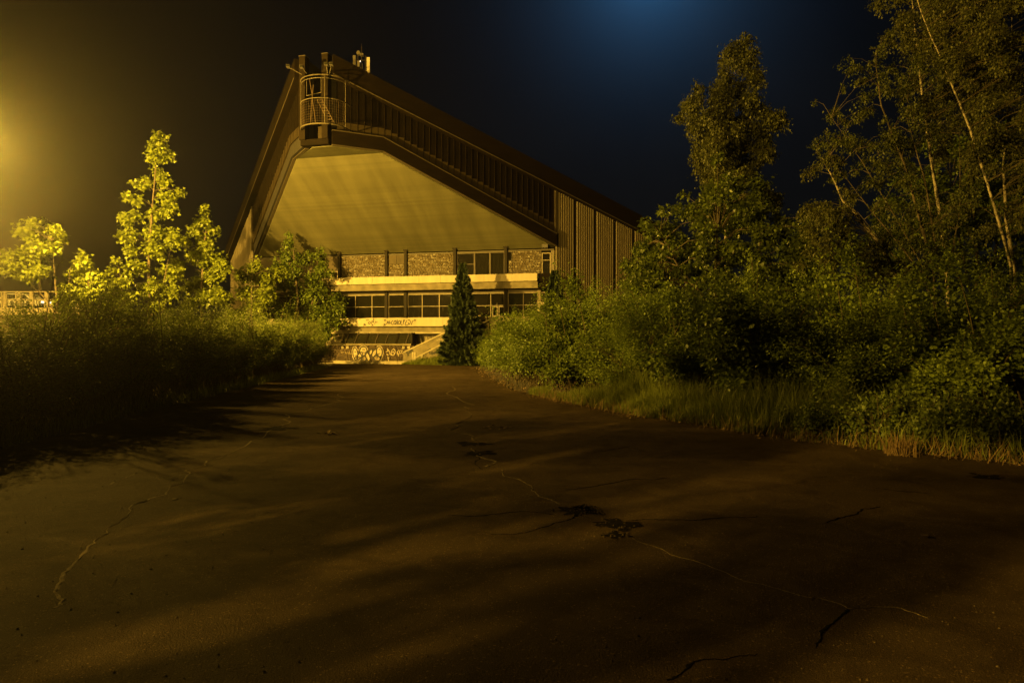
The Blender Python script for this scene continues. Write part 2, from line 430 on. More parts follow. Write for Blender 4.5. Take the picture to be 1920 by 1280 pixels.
for side in (1, -1):
    def wslab(mb, pts, o0, o1):
        mb.slab([W(side, w, o0, z) for w, z in pts], [W(side, w, o1, z) for w, z in pts])
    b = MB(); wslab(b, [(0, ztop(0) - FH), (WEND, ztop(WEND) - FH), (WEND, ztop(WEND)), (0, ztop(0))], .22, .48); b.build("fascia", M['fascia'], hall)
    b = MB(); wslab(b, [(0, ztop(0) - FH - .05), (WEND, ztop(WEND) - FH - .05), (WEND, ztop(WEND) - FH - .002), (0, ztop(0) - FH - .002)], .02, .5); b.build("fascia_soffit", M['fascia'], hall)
    b = MB(); wslab(b, [(0, ztop(0) - FH - .06), (WEND, ztop(WEND) - FH - .06), (WEND, ztop(WEND) - FH), (0, ztop(0) - FH)], .502, .53); b.build("fascia_edge", M['edge'], hall)
    b = MB(); wslab(b, [(0, ztop(0) + .002), (WEND, ztop(WEND) + .002), (WEND, ztop(WEND) + .05), (0, ztop(0) + .05)], .18, .5); b.build("roof_edge", M['fascia'], hall)
    # lower edge beam with bright flashings
    so = 0 if side > 0 else -.45
    for (nm, mm, a, c, o0, o1) in (("edge_beam", 'fascia', 0, BH, -.05, .30), ("beam_flashing", 'edge', BH + .002, BH + .05, .0, .34), ("beam_drip", 'edge', -.05, -.002, .12, .33)):
        o0, o1 = o0 + so, o1 + so
        b = MB()
        wslab(b, [(0, ZB0 + a), (W1, ZB0 + a), (W1, ZB0 + c), (0, ZB0 + c)], o0, o1)
        wslab(b, [(W1, ZB0 + a), (WLEN, ZB1 + a), (WLEN, ZB1 + c), (W1, ZB0 + c)], o0, o1)
        b.build(nm, M[mm], hall)
    # backing wall behind the sheets
    b = MB(); wslab(b, [(0.02, ZB0 + .1), (W1, ZB0 + .1), (WLEN, ZB1 + .1), (WEND, ZB1 + .1), (WEND, ztop(WEND) - .3), (0.02, ztop(0) - .3)], -.6 if side < 0 else -.4, -.03); b.build("backing_wall", M['gap'], hall)
    # sheets in modules: a dark one above, a stepped pale one below
    mod = .395
    nmod = int((WLEN - .35) / mod)
    ribs = MB()
    for i in range(nmod):
        w0, w1 = .3 + i * mod, .3 + (i + 1) * mod
        zs = zbeam(w0) + BH + .62
        dz = .0 if i % 2 else .01
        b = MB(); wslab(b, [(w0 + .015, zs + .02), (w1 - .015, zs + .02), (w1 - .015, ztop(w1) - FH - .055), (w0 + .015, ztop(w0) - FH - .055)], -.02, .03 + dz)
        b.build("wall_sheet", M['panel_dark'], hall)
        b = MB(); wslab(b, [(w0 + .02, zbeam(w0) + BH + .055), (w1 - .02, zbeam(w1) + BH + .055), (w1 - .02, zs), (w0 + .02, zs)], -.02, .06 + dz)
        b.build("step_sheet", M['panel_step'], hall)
        wslab(ribs, [(w1 - .009, zbeam(w1) + BH + .06), (w1 + .009, zbeam(w1) + BH + .06), (w1 + .009, ztop(w1) - FH - .06), (w1 - .009, ztop(w1) - FH - .06)], -.02, .075)
    tag(ribs.build("wall_ribs", M['rib'], hall), kind='stuff')
    # pale corrugated sheets past the front wall
    pw, gapw = 1.62, .2
    w0 = WLEN + .06
    while w0 < WEND - .5:
        b = MB(); nr = 8
        for k in range(nr):
            a, c = w0 + (pw - gapw) * k / nr, w0 + (pw - gapw) * (k + 1) / nr
            q = (c - a) / 4
            prof = [(a, 0.0), (a + q * .8, .11), (a + q * 2.4, .11), (a + q * 3.2, 0.0), (c, 0.0)]
            for (x0, o0), (x1, o1) in zip(prof[:-1], prof[1:]):
                b.add([W(side, x0, o0, 0), W(side, x1, o1, 0), W(side, x1, o1, ztop(x1) - FH - .06), W(side, x0, o0, ztop(x0) - FH - .06)], [(0, 1, 2, 3)])
        b.build("corrugated_panel", M['corr'], hall)
        w0 += pw
    b = MB(); wslab(b, [(WLEN, 0), (WEND, 0), (WEND, ztop(WEND) - .5), (WLEN, ztop(WLEN) - .5)], -.35, -.04); b.build("end_wall", M['gap'], hall)
    b = MB(); wslab(b, [(WLEN - .05, ZB1 + .4), (WLEN + .05, ZB1 + .4), (WLEN + .05, ztop(WLEN) - FH - .06), (WLEN - .05, ztop(WLEN) - FH - .06)], 0, .16); b.build("corner_strip", M['edge'], hall)
    # prow post
    q0, q1 = sorted(((fs(610, 9.9), fs(621, 9.9)) if side > 0 else (fs(568, 9.9), fs(579, 9.9))))
    quick_box("prow_post", M['post'], hall, q0, q1 - .003, -KP - .42, -KP + .05, ZB0 + .32, ZT0 + .10)
    quick_box("post_cap", M['edge'], hall, q0 - .02, q1 + .02, -KP - .44, -KP + .07, ZT0 + .102, ZT0 + .14)
    inner = q0 if side > 0 else q1
    quick_box("prow_cheek", M['gap'], hall, min(inner, inner + side * .2) , max(inner, inner + side * .2), -KP + .052, -8.3, ZB0 + .3, ZT0 - .05)
    # roof slope and side wall
    p0 = W(side, .2, .2, 0); p1 = W(side, WEND, .2, 0)
    def zr(s): return ZT0 - .12 - max(0, abs(s) - WSTART[1 if s > 0 else -1]) * (4.98 / (HALF - WSTART[1 if s > 0 else -1]))
    ring = [(p0[0], p0[1]), (p1[0], p1[1]), (p1[0], 42), (p0[0], 42)]
    b = MB(); b.slab([(x, y, zr(x) - .35) for x, y in ring], [(x, y, zr(x) - .08) for x, y in ring]); b.build("roof_slope", M['roof'], hall)
    sx = side * (abs(p1[0]) - .6)
    quick_box("side_wall", M['corr'], hall, min(sx, sx - side * .3), max(sx, sx - side * .3), p1[1] + .3, 41.5, 0, zr(sx) - .36)
quick_box("rear_wall", M['panel_dark'], hall, -HALF - 5, HALF + 5, 41.5, 41.8, 0, zr(HALF + 5) - .4)
quick_box("ridge_gutter", M['gap'], hall, -WSTART[-1] - .1, WSTART[1] + .1, -8.2, 42, ZT0 - .95, ZT0 - .6)
quick_box("prow_recess", M['gap'], hall, fs(579, 9.9) - .1, fs(610, 9.9) + .1, -8.6, -8.3, ZB0 + .3, ZT0 - .9)
quick_box("prow_sill", M['fascia'], hall, -WSTART[-1] + .02, WSTART[1] - .02, -KP - .3, -8.61, ZB0 + .02, ZB0 + .36)
b = MB(); b.box(fs(598, 9.9), fs(606, 9.9), -KP - .1, -8.7, ZB0 + .362, ZB0 + 1.1); b.build("recess_panel", M['panel_step'], hall)
# ladder in the recess
lad = MB()
for dx in (-.16, .16): lad.bar((-.1 + dx, -KP - .5, ZB0 + 2.5), (.55 + dx, -KP - .35, ZB0 + 1.2), .035)
for k in range(9):
    t = k / 8; lad.bar((-.26 + .65 * t, -KP - .5 + .15 * t, ZB0 + 2.5 - 1.3 * t), (.06 + .65 * t, -KP - .5 + .15 * t, ZB0 + 2.5 - 1.3 * t), .025)
lad.build("ladder", M['rust'], hall)

# ---- cream soffit: boards in real laps
zf, yf = ZB0 - .03, W(1, W1, 0, 0)[1]
sf, sfl = W(1, W1, 0, 0)[0] - .02, -W(-1, W1, 0, 0)[0] - .42
z_low, y_low, s_low = ZB1 - .06, 0.05, HALF - .03
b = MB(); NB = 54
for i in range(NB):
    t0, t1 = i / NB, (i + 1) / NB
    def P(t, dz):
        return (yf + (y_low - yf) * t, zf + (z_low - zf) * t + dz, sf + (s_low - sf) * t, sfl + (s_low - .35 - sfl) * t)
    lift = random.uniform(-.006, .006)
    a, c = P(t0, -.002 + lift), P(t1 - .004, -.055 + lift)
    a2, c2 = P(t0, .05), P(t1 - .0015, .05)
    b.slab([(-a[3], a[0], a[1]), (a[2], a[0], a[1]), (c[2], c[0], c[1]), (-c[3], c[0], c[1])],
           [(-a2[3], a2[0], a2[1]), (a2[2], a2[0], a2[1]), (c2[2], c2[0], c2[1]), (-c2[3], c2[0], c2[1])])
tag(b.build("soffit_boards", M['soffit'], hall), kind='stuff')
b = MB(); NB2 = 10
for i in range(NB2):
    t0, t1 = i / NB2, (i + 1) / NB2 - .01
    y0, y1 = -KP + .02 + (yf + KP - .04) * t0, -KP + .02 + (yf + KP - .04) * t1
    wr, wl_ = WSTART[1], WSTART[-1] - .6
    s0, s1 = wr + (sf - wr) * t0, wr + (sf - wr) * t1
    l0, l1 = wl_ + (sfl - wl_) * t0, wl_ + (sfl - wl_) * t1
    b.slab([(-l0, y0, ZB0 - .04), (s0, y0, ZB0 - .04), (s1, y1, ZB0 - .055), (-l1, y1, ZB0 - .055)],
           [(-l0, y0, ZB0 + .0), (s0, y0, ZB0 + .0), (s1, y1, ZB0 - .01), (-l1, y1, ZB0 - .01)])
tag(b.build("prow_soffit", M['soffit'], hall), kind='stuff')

# ---- front: storeys
SL, SR = -HALF + .05, HALF - .02
z_wt = fz(476)                                    # top of the upper wall
z_p0, z_p1 = fz(530, 1.1), fz(516.5, 1.1)         # white parapet
z_s0, z_s1 = fz(543, .9), z_p0 - .003
z_w1, z_w0 = fz(546, .0), fz(596, .0)             # lower windows
z_b1, z_b0 = fz(595.5, .8), fz(611.5, .8)         # lower white band
z_u0 = fz(622, .5)
s_par = fs(1007, 1.1)
# core wall, floors and interior
quick_box("core_wall", M['interior'], hall, SL, SR, 4.0, 4.3, 0, z_wt)
quick_box("floor_slab", M['concrete'], hall, SL, SR, .02, 4.0, z_b0, z_w0 - .01)
quick_box("upper_slab", M['concrete'], hall, SL, SR, .1, 4.0, z_w1 + .02, z_p1 - .35)
quick_box("attic_wall", M['gap'], hall, SL, SR, 1.0, 1.3, z_p1 - .3, z_wt + .9)
quick_box("lower_wall", M['concrete'], hall, SL, SR, .15, 3.9, 0, z_b0 - .003)
for i in range(7):
    s = SL + 1.2 + i * 3.3
    quick_box("interior_partition", M['panel_wood'], hall, s, s + .12, 1.6, 3.98, z_w0, z_w1)
# parapet in cast lengths
xs = [585, 620, 660, 698, 740, 786, 826, 868, 915, 960, 1007]
ss = [SL] + [fs(x, 1.1) for x in xs]
for a, c in zip(ss[:-1], ss[1:]):
    quick_box("parapet_panel", M['white'], hall, a + .006, c - .006, -1.1, -.95, z_p0, z_p1)
quick_box("parapet_return", M['fascia'], hall, s_par + .01, SR, -.9, -.75, z_p0 - .02, z_p1)
quick_box("balcony_slab", M['concrete'], hall, SL, s_par, -.95, .1, z_p0 + .05, z_p0 + .2)
quick_box("slab_fascia", M['concrete'], hall, SL, s_par, -.9, -.02, z_s0, z_s1)
quick_box("slab_return", M['fascia'], hall, s_par + .005, SR, -.7, -.02, z_s0, z_p0 - .025)
# lower white band, its drip ledge, brown wall below
xs = [640, 690, 740, 782, 830, 880, 915]
ss = [SL] + [fs(x, .8) for x in xs]
for a, c in zip(ss[:-1], ss[1:]):
    quick_box("band_panel", M['white'], hall, a + .005, c - .005, -.8, -.62, z_b0, z_b1)
quick_box("terrace_floor", M['concrete'], hall, SL, SR, -.62, .02, z_b0 + .1, z_w0 - .02)
quick_box("under_wall", M['concrete'], hall, SL, SR, -.5, .14, z_u0, z_b0 - .004)
quick_box("drip_ledge", M['concrete_pale'], hall, SL, SR, -.62, -.3, z_u0 - .12, z_u0 - .004)
# columns
for x in (638, 726, 762, 854, 949.3):
    s = fs(x)
    quick_box("column", M['column'], hall, s - .11, s + .11, -.22, .06, z_w0, z_s0 - .003)
    quick_box("column", M['column'], hall, s - .10, s + .10, -.20, .06, z_p1 - .3, fz(470) + .03)
    quick_box("column_head", M['column'], hall, s - .15, s + .15, -.26, .06, fz(470) + .033, fz(470) + .2)
quick_box("wall_top_trim", M['edge'], hall, SL, SR, -.06, .25, z_wt - .0, z_wt + .1)

def window(s0, s1, z0, z1, frame='frame_pale', fw=.05, y=0.0, muntins=(), transoms=(), glass='glass', name="window"):
    """A window of the hall: outer frame as the part, bars and panes below it."""
    f = MB()
    f.box(s0, s0 + fw, y - .06, y + .04, z0, z1); f.box(s1 - fw, s1, y - .06, y + .04, z0, z1)
    f.box(s0 + fw, s1 - fw, y - .06, y + .04, z0, z0 + fw); f.box(s0 + fw, s1 - fw, y - .06, y + .04, z1 - fw, z1)
    fo = f.build(name, M[frame], hall)
    xs = [s0 + fw] + list(muntins) + [s1 - fw]; zs = [z0 + fw] + list(transoms) + [z1 - fw]
    for m_ in muntins: quick_box("mullion", M[frame], fo, m_ - fw * .5, m_ + fw * .5, y - .05, y + .03, z0 + fw, z1 - fw)
    for a, c in zip(xs[:-1], xs[1:]):
        for t in transoms: quick_box("transom", M[frame], fo, a + fw * .5 + .001, c - fw * .5 - .001, y - .04, y + .03, t - fw * .4, t + fw * .4)
        for e, g in zip(zs[:-1], zs[1:]):
            quick_box("pane", M[glass], fo, a + .01, c - .01, y + .0, y + .012, e + .01, g - .01)
    return fo

# lower storey: bays between the columns
zt = fz(574)
zq = z_w1 - .18
bays = [(SL + .1, 638, (fs(500), fs(545), fs(590), fs(612))), (638, 726, (fs(667), fs(698))), (726, 762, ()), (762, 854, (fs(792), fs(824))),
        (854, 949.3, (fs(885), fs(920.5))), (949.3, 1012, (fs(981.5),))]
for a, c, mu in bays:
    s0 = a if a < 0 else fs(a) + .115
    s1 = fs(c) - .115
    quick_box("head_board", M['frame_dark'], hall, s0, s1, -.05, .05, zq + .004, z_w1)
    window(s0, s1, z_w0, zq, 'frame_pale', .05, 0, mu, (zt,))
# door leaves below the transom right of the spruce
for x0, x1 in ((923, 933.5), (935, 947)):
    s0, s1 = fs(x0, .08), fs(x1, .08)
    d = MB(); 
    for (p0, p1, q0, q1) in ((s0, s0 + .07, z_w0, zt - .05), (s1 - .07, s1, z_w0, zt - .05), (s0 + .07, s1 - .07, z_w0, z_w0 + .14), (s0 + .07, s1 - .07, zt - .12, zt - .05)):
        d.box(p0, p1, -.13, -.065, q0, q1)
    do = d.build("door", M['frame_pale'], hall)
    quick_box("handle", M['steel'], do, s1 - .05, s1 - .02, -.18, -.132, z_w0 + .8, z_w0 + 1.0)
window(fs(1015), SR - .05, zt + .3, zq, 'frame_pale', .05)
quick_box("pier", M['concrete'], hall, fs(1008), fs(1014.5), -.15, .1, z_w0, z_w1)
quick_box("yellow_plinth", M['white'], hall, fs(1009, .6), fs(1024, .6), -.6, -.2, z_w0, zt + .2)

# upper storey
def brick_wall(name, s0, s1, z0, z1, y, mm, bw=.20, bh=.105):
    b = MB(); rows = max(1, int((z1 - z0) / bh)); bh = (z1 - z0) / rows
    for r in range(rows):
        x = s0 - (bw * .5 if r % 2 else 0) + random.uniform(-.03, .03)
        while x < s1 - .03:
            w = bw * random.uniform(.75, 1.25)
            a, c = max(x, s0) + .006, min(x + w, s1) - .006
            if c - a > .03:
                p = random.uniform(0, .045); tl = random.uniform(-.02, .02); tv = random.uniform(-.02, .02)
                za, zc = z0 + r * bh + .006, z0 + (r + 1) * bh - .006
                b.add([(a, y, za), (c, y, za), (c, y, zc), (a, y, zc),
                       (a + .008, y - .03 - p + tl - tv, za + .008), (c - .008, y - .03 - p - tl - tv, za + .008), (c - .008, y - .03 - p - tl + tv, zc - .008), (a + .008, y - .03 - p + tl + tv, zc - .008)],
                      [(4, 5, 6, 7), (0, 1, 5, 4), (1, 2, 6, 5), (2, 3, 7, 6), (3, 0, 4, 7)])
            x += w
    o = tag(b.build(name, M[mm], hall), kind='stuff')
    quick_box(name.replace("bricks", "backing"), M['mortar'], hall, s0, s1, y + .001, y + .15, z0, z1)
    return o
zu0, zu1 = z_p1 - .35, z_wt - .004
brick_wall("relief_bricks", fs(638) + .115, fs(726) - .115, zu0, zu1, 0, 'brick')
brick_wall("relief_bricks", fs(726) + .115, fs(762) - .115, zu0, fz(493), 0, 'brick')
quick_box("infill_board", M['panel_wood'], hall, fs(726) + .115, fs(744) - .01, -.02, .1, fz(493) + .01, zu1)
quick_box("infill_board", M['panel_wood'], hall, fs(744) + .01, fs(762) - .115, -.02, .1, fz(493) + .01, zu1)
brick_wall("relief_bricks", fs(762) + .115, fs(854) - .115, zu0, zu1, 0, 'brick')
window(fs(854) + .12, fs(890), zu0, zu1, 'frame_dark', .05, 0, (), (fz(497),))
window(fs(890) + .01, fs(919), zu0, zu1, 'frame_dark', .05, 0)
window(fs(919) + .01, fs(949.3) - .115, zu0, zu1, 'frame_dark', .05, 0)
for a, c in ((891, 919), (920, 948)):
    cu = MB(); s0, s1 = fs(a), fs(c) - .1
    n = 26
    pts = [(s0 + (s1 - s0) * k / n, .10 + .035 * math.sin(k * 1.9) + .02 * math.sin(k * .8)) for k in range(n + 1)]
    for (x0, y0), (x1, y1) in zip(pts[:-1], pts[1:]): cu.add([(x0, y0, zu0), (x1, y1, zu0), (x1, y1, zu1 - .06), (x0, y0, zu1 - .06)], [(0, 1, 2, 3)])
    cu.build("curtain", M['curtain'], hall)
window(fs(949.3) + .12, fs(961), fz(493), zu1, 'frame_dark', .04, 0)
brick_wall("relief_bricks", fs(949.3) + .115, fs(961), zu0, fz(493) - .005, 0, 'brick')
brick_wall("relief_bricks", fs(961) + .005, fs(1015.5), zu0, zu1, 0, 'brick')
window(fs(1016), fs(1033), zu0, zu1 - .15, 'frame_pale', .06, 0, (), (fz(493.5),))
quick_box("wall_end", M['brick'], hall, fs(1033) + .01, SR, -.02, .1, zu0, zu1)
# left bay: brown board with a pale-framed window pair
quick_box("infill_board", M['panel_wood'], hall, fs(600), fs(638) - .115, -.02, .1, fz(503), zu1)
window(fs(601), fs(622) - .01, zu0, fz(503.5), 'frame_pale', .06, 0)
window(fs(622) + .01, fs(634), zu0, fz(503.5), 'frame_pale', .06, 0)
quick_box("infill_board", M['panel_wood'], hall, SL, fs(600) - .01, -.02, .1, zu0, zu1)
# unlit bracket lamp under the right corner of the soffit
b = MB(); b.box(SR - .75, SR - .35, -.55, -.2, z_wt + .12, z_wt + .36); bl = b.build("bracket_lamp", M['lamp_body'], hall)
b = MB(); b.bar((SR - .5, -.2, z_wt + .24), (SR - .4, .0, z_wt + .1), .06); b.build("bracket", M['steel'], bl)

# ---- sloping basement skylights and brick basement wall
d_t, d_b = .52, 1.12
z_k1, z_k0 = fz(625, .55), fz(644, 1.12)
xs_t = [648, 655.5, 673, 692.5, 711, 730, 749.5, 768, 777.5]
ks = [fs(x, d_t) for x in xs_t]
for i, (a, c) in enumerate(zip(ks[:-1], ks[1:])):
    b = MB(); g = .05
    b.slab([(a + g, -d_t, z_k1), (c - g, -d_t, z_k1), (c - g, -d_b, z_k0), (a + g, -d_b, z_k0)], [(a + g, -d_t - .03, z_k1 + .04), (c - g, -d_t - .03, z_k1 + .04), (c - g, -d_b - .03, z_k0 + .04), (a + g, -d_b - .03, z_k0 + .04)])
    b.build("skylight_pane", M['glass_dim'], hall)
for i, a in enumerate(ks[:-1]):
    w = .12 if i in (3, 6) else .05
    b = MB(); b.bar((a, -d_t - .04, z_k1 + .02), (a, -d_b - .04, z_k0 + .02), w, .10); b.build("skylight_bar", M['column'] if i in (3, 6) else M['frame_dark'], hall)
b = MB(); b.slab([(ks[0] - 1.0, -d_b, z_k0), (ks[0] - .06, -d_b, z_k0), (ks[0] - .06, -d_t, z_k1), (ks[0] - .4, -d_t, z_k1)], [(ks[0] - 1.0, -d_b - .05, z_k0 + .05), (ks[0] - .06, -d_b - .05, z_k0 + .05), (ks[0] - .06, -d_t - .05, z_k1 + .05), (ks[0] - .4, -d_t - .05, z_k1 + .05)]); b.build("hip_flashing", M['concrete'], hall)
quick_box("skylight_head", M['frame_dark'], hall, ks[0] - .5, ks[-1], -.62, -.5, z_k1 + .05, z_u0 - .125)
quick_box("skylight_cheek", M['column'], hall, ks[-1] - .03, ks[-1] + .05, -1.1, -.3, z_k0, z_k1 + .05)
for x in (786, 800, 812, 825):
    s = fs(x, .3); b = MB(); b.bar((s, -.28, z_k1 - .1), (s + .25, -.2, z_k0 - .3), .05); b.build("window_bar", M['frame_dark'], hall)
quick_box("skylight_sill", M['concrete'], hall, ks[0] - 1.0, ks[-1], -d_b - .06, -.2, z_k0 - .14, z_k0 - .005)
brick_wall("basement_bricks", SL + 2, fs(776, 1.0), .02, z_k0 - .145, -1.0, 'brick_dark', .25, .12)
for x0, x1 in ((640, 644.5), (649, 654), (754, 758.5), (764, 769)):
    quick_box("vent_plate", M['concrete_pale'], hall, fs(x0, 1.1), fs(x1, 1.1), -1.11, -1.0, fz(654, 1.1), fz(649, 1.1))

# ---- graffiti: flat paint on the walls
def graffiti(name, strokes, d, m, w, lift):
    """Polylines of pixels on the plane d in front of the wall, painted w metres wide."""
    b = MB()
    for st in strokes:
        pts = [Vector(fac(x, y, d)) for x, y in st]
        if len(pts) > 2:                               # round the stroke off
            q = [pts[0]]
            for p, r in zip(pts[:-1], pts[1:]): q += [p * .75 + r * .25, p * .25 + r * .75]
            pts = q + [pts[-1]]
        L_, R_ = [], []
        for i, p in enumerate(pts):
            t = (pts[min(i + 1, len(pts) - 1)] - pts[max(i - 1, 0)])
            t = t.normalized() if t.length > 1e-6 else Vector((1, 0))
            nrm = Vector((-t.y, t.x)) * w * .5
            L_.append(p + nrm); R_.append(p - nrm)
        o = len(b.v)
        b.v += [(p.x, -d - lift, p.y) for p in L_] + [(p.x, -d - lift, p.y) for p in R_]
        n = len(pts)
        b.f += [(o + i, o + i + 1, o + n + i + 1, o + n + i) for i in range(n - 1)]
    return b.build(name, m, hall)

def blob(cx, cy, rx, ry, tilt=0, n=14, a0=0, a1=2 * math.pi):
    out = []
    for k in range(n + 1):
        t = a0 + (a1 - a0) * k / n
        x, y = rx * math.cos(t), ry * math.sin(t)
        out.append((cx + x * math.cos(tilt) - y * math.sin(tilt), cy + x * math.sin(tilt) + y * math.cos(tilt)))
    return out
def fill(name, polys, d, m, lift):
    b = MB()
    for poly in polys:
        pts = [fac(x, y, d) for x, y in poly]
        b.add([(p[0], -d - lift, p[1]) for p in pts], [tuple(range(len(pts)))])
    return b.build(name, m, hall)
# black tags on the lower white band
tags1 = [[(687, 599), (688.5, 601)], [(689.5, 598.5), (691, 600.5)],
         [(691, 603), (690.5, 606.5), (693.5, 607.5), (695, 604), (692.5, 602.5)],
         [(696.5, 608), (697.5, 599.5), (700.5, 606.5), (701, 597)], [(702.5, 607.5), (704.5, 602)], [(706, 605), (707.5, 602)],
         [(697, 611), (698.5, 607.5), (700, 611)], [(681, 610.5), (685.5, 607.5)], [(681.5, 607.5), (685.5, 607.5), (684.5, 611)]]
tags2 = [[(720, 599), (722, 602)], [(722, 598.5), (724, 601.5)], [(718.5, 611), (723, 607.5)], [(719, 607.5), (723, 607.5), (721.5, 611)],
         [(725, 608), (727.5, 600), (729, 607.5)], [(725.5, 605), (729, 604.5)], [(730.5, 601), (730.5, 607.5), (732.5, 604.5)],
         [(737.5, 600.5), (734, 603), (734.5, 608.5), (737.5, 608)],
         blob(740.5, 604.5, 2.0, 3.6, .2, 10), [(743, 600), (742.5, 609)], [(742.8, 605), (745.2, 604)], [(745.8, 599), (745, 609)],
         blob(748.8, 604.5, 1.9, 3.9, .2, 10), [(752.5, 600), (751.3, 609), (755, 609)], [(757, 599), (756, 608)], [(756.5, 604), (759.5, 599)],
         [(763, 600.5), (758.5, 609.5), (765.5, 609.5)], [(764.5, 600), (768.5, 599.5), (770, 605), (766, 609.5), (765.5, 604)],
         [(773.5, 601), (771.5, 609)], [(775.5, 602), (778, 598.5)], [(778, 602), (780, 599)]]
graffiti("black_scrawl", tags1, .8, M['paint_dark'], .055, .012)
graffiti("black_scrawl", tags2, .8, M['paint_dark'], .055, .012)
# big bubble letters on the basement wall
GD = 1.0
bub = [blob(667.5, 663, 4.6, 12, -.12), blob(675.5, 667, 3.6, 8, .55), blob(672, 673, 7, 4), blob(682.5, 658, 7, 8.5), blob(690.5, 668, 3.6, 9, -.35), blob(684, 672, 4, 4.5),
       blob(696.5, 660, 2.8, 5.5, .35), blob(703, 662, 3.6, 8, .4), blob(712.5, 659, 5.4, 9.5, -.1), blob(708, 671, 6.5, 5, .5)]
fill("bubble_letters", [blob(*(list(x))) for x in ((667.5, 663, 4.6, 12, -.12), (682.5, 658, 7, 8.5), (690.5, 668, 3.6, 9, -.35), (703, 662, 3.6, 8, .4))], GD, M['paint_light'], .092)
fill("bubble_letters", [blob(*(list(x))) for x in ((675.5, 667, 3.6, 8, .55), (696.5, 660, 2.8, 5.5, .35), (712.5, 659, 5.4, 9.5, -.1))], GD, M['paint_light'], .096)
fill("bubble_letters", [blob(*(list(x))) for x in ((672, 673, 7, 4), (684, 672, 4, 4.5), (708, 671, 6.5, 5, .5))], GD, M['paint_mid'], .1)
graffiti("letter_outline", bub, GD, M['paint_dark'], .075, .105)
graffiti("letter_halo", [blob(667.5, 663, 6.0, 13.6, -.12, 14, 2.6, 5.9), blob(682.5, 658, 8.6, 10.2, 0, 14, 3.2, 6.1), blob(712.5, 660, 7.3, 12, -.1, 14, 4.2, 7.2),
                         [(663, 668), (665, 675), (668, 679)], [(718.6, 664), (717.5, 671), (714, 677.5)]], GD, M['paint_light'], .05, .108)
graffiti("letter_detail", [[(680, 655), (685, 655)], [(680, 660), (686, 661)], [(666, 660), (669, 659)], [(667, 668), (671, 666)], [(711, 655), (715, 655)], [(709, 664), (714, 662)],
                           [(673, 675), (676, 672)], [(703, 668), (711, 668), (707, 672)], [(682, 668), (682.5, 676)], [(687, 670), (690, 672)]], GD, M['paint_dark'], .05, .111)
graffiti("pale_scrawl", [[(727, 653), (731, 659), (735, 666)], [(726, 660), (729, 655), (733, 661), (729, 667), (726, 663)], blob(738.5, 660, 3.6, 6, .2, 12), [(734, 664), (739, 657), (740, 664)],
                         [(745, 660), (749, 668)], [(749, 656), (745, 661), (750, 664)], blob(752, 659.5, 2, 3, 0, 8), [(756, 657), (753, 660), (757, 663)], [(728, 668), (730, 678)], [(727, 672), (731, 670)]], GD, M['paint_light'], .06, .10)
graffiti("faint_scrawl", [[(640, 661), (646, 660)], [(648, 659), (651, 664), (653, 659)], [(654, 664), (657, 658)], [(658, 660), (656, 664), (660, 663)]], GD, M['paint_mid'], .05, .10)

# ------------------------------------------------------------------ railing cage round the prow
cage = empty("railing_cage", (HM[0] + HN[0] * 9.9, HM[1] + HN[1] * 9.9, 0), HROT, "rusty half-round railing cage hanging round the prow of the hall roof", "railing")
CR, CD = 1.33, 1.15
def arc(z, n=20, r=1.0): return [(-CR * r * math.cos(math.pi * k / n), -CD * r * math.sin(math.pi * k / n) - .15, z) for k in range(n + 1)]
zr1, zr2, zr3 = at(0, 138, 37.7)[2], at(0, 184, 37.9)[2], at(0, 232, 37.9)[2]
for z, r in ((zr1, .030), (zr2, .026), (zr3, .042)):
    b = MB(); b.tube([(-CR, .35, z)] + arc(z) + [(CR, .6, z)], r, 6); b.build("ring", M['steel'], cage)
b = MB(); b.tube(arc(zr1 - .16, 20, .96), .02, 5); b.build("ring", M['steel'], cage)
for k in (1, 4, 13, 20):
    p = arc(0)[k]; b = MB(); b.tube([(p[0], p[1], zr3), (p[0], p[1], zr1)], .02, 5); b.build("post", M['steel'], cage)
b = MB(); b.tube([(-.85, -.6, zr1), (-.85, -.6, zr1 - .85), (.15, -.75, zr1 - .8), (.15, -.75, zr1)], .022, 5); b.build("cross_frame", M['steel'], cage)
b = MB(); b.tube([(-.5, -.9, zr1), (-.3, -.95, zr2 + .3), (-.42, -.9, zr3 + .1)], .02, 5); b.tube([(-.25, -.9, zr2 + .9), (-.3, -.95, zr2 + .2), (-.1, -.9, zr3 + .15)], .02, 5); b.build("loose_cable", M['rust'], cage)
wire = MB()
for k in range(30):
    t = math.pi * (k + .5) / 30; x, y = -CR * math.cos(t), -CD * math.sin(t) - .15
    wire.bar((x, y, zr3), (x, y, zr2), .006)
for j in range(1, 10):
    z = zr3 + (zr2 - zr3) * j / 10; a = arc(z, 16)
    for p, q in zip(a[:-1], a[1:]): wire.bar(p, q, .006)
tag(wire.build("wire_mesh", M['rust'], cage), kind='stuff')
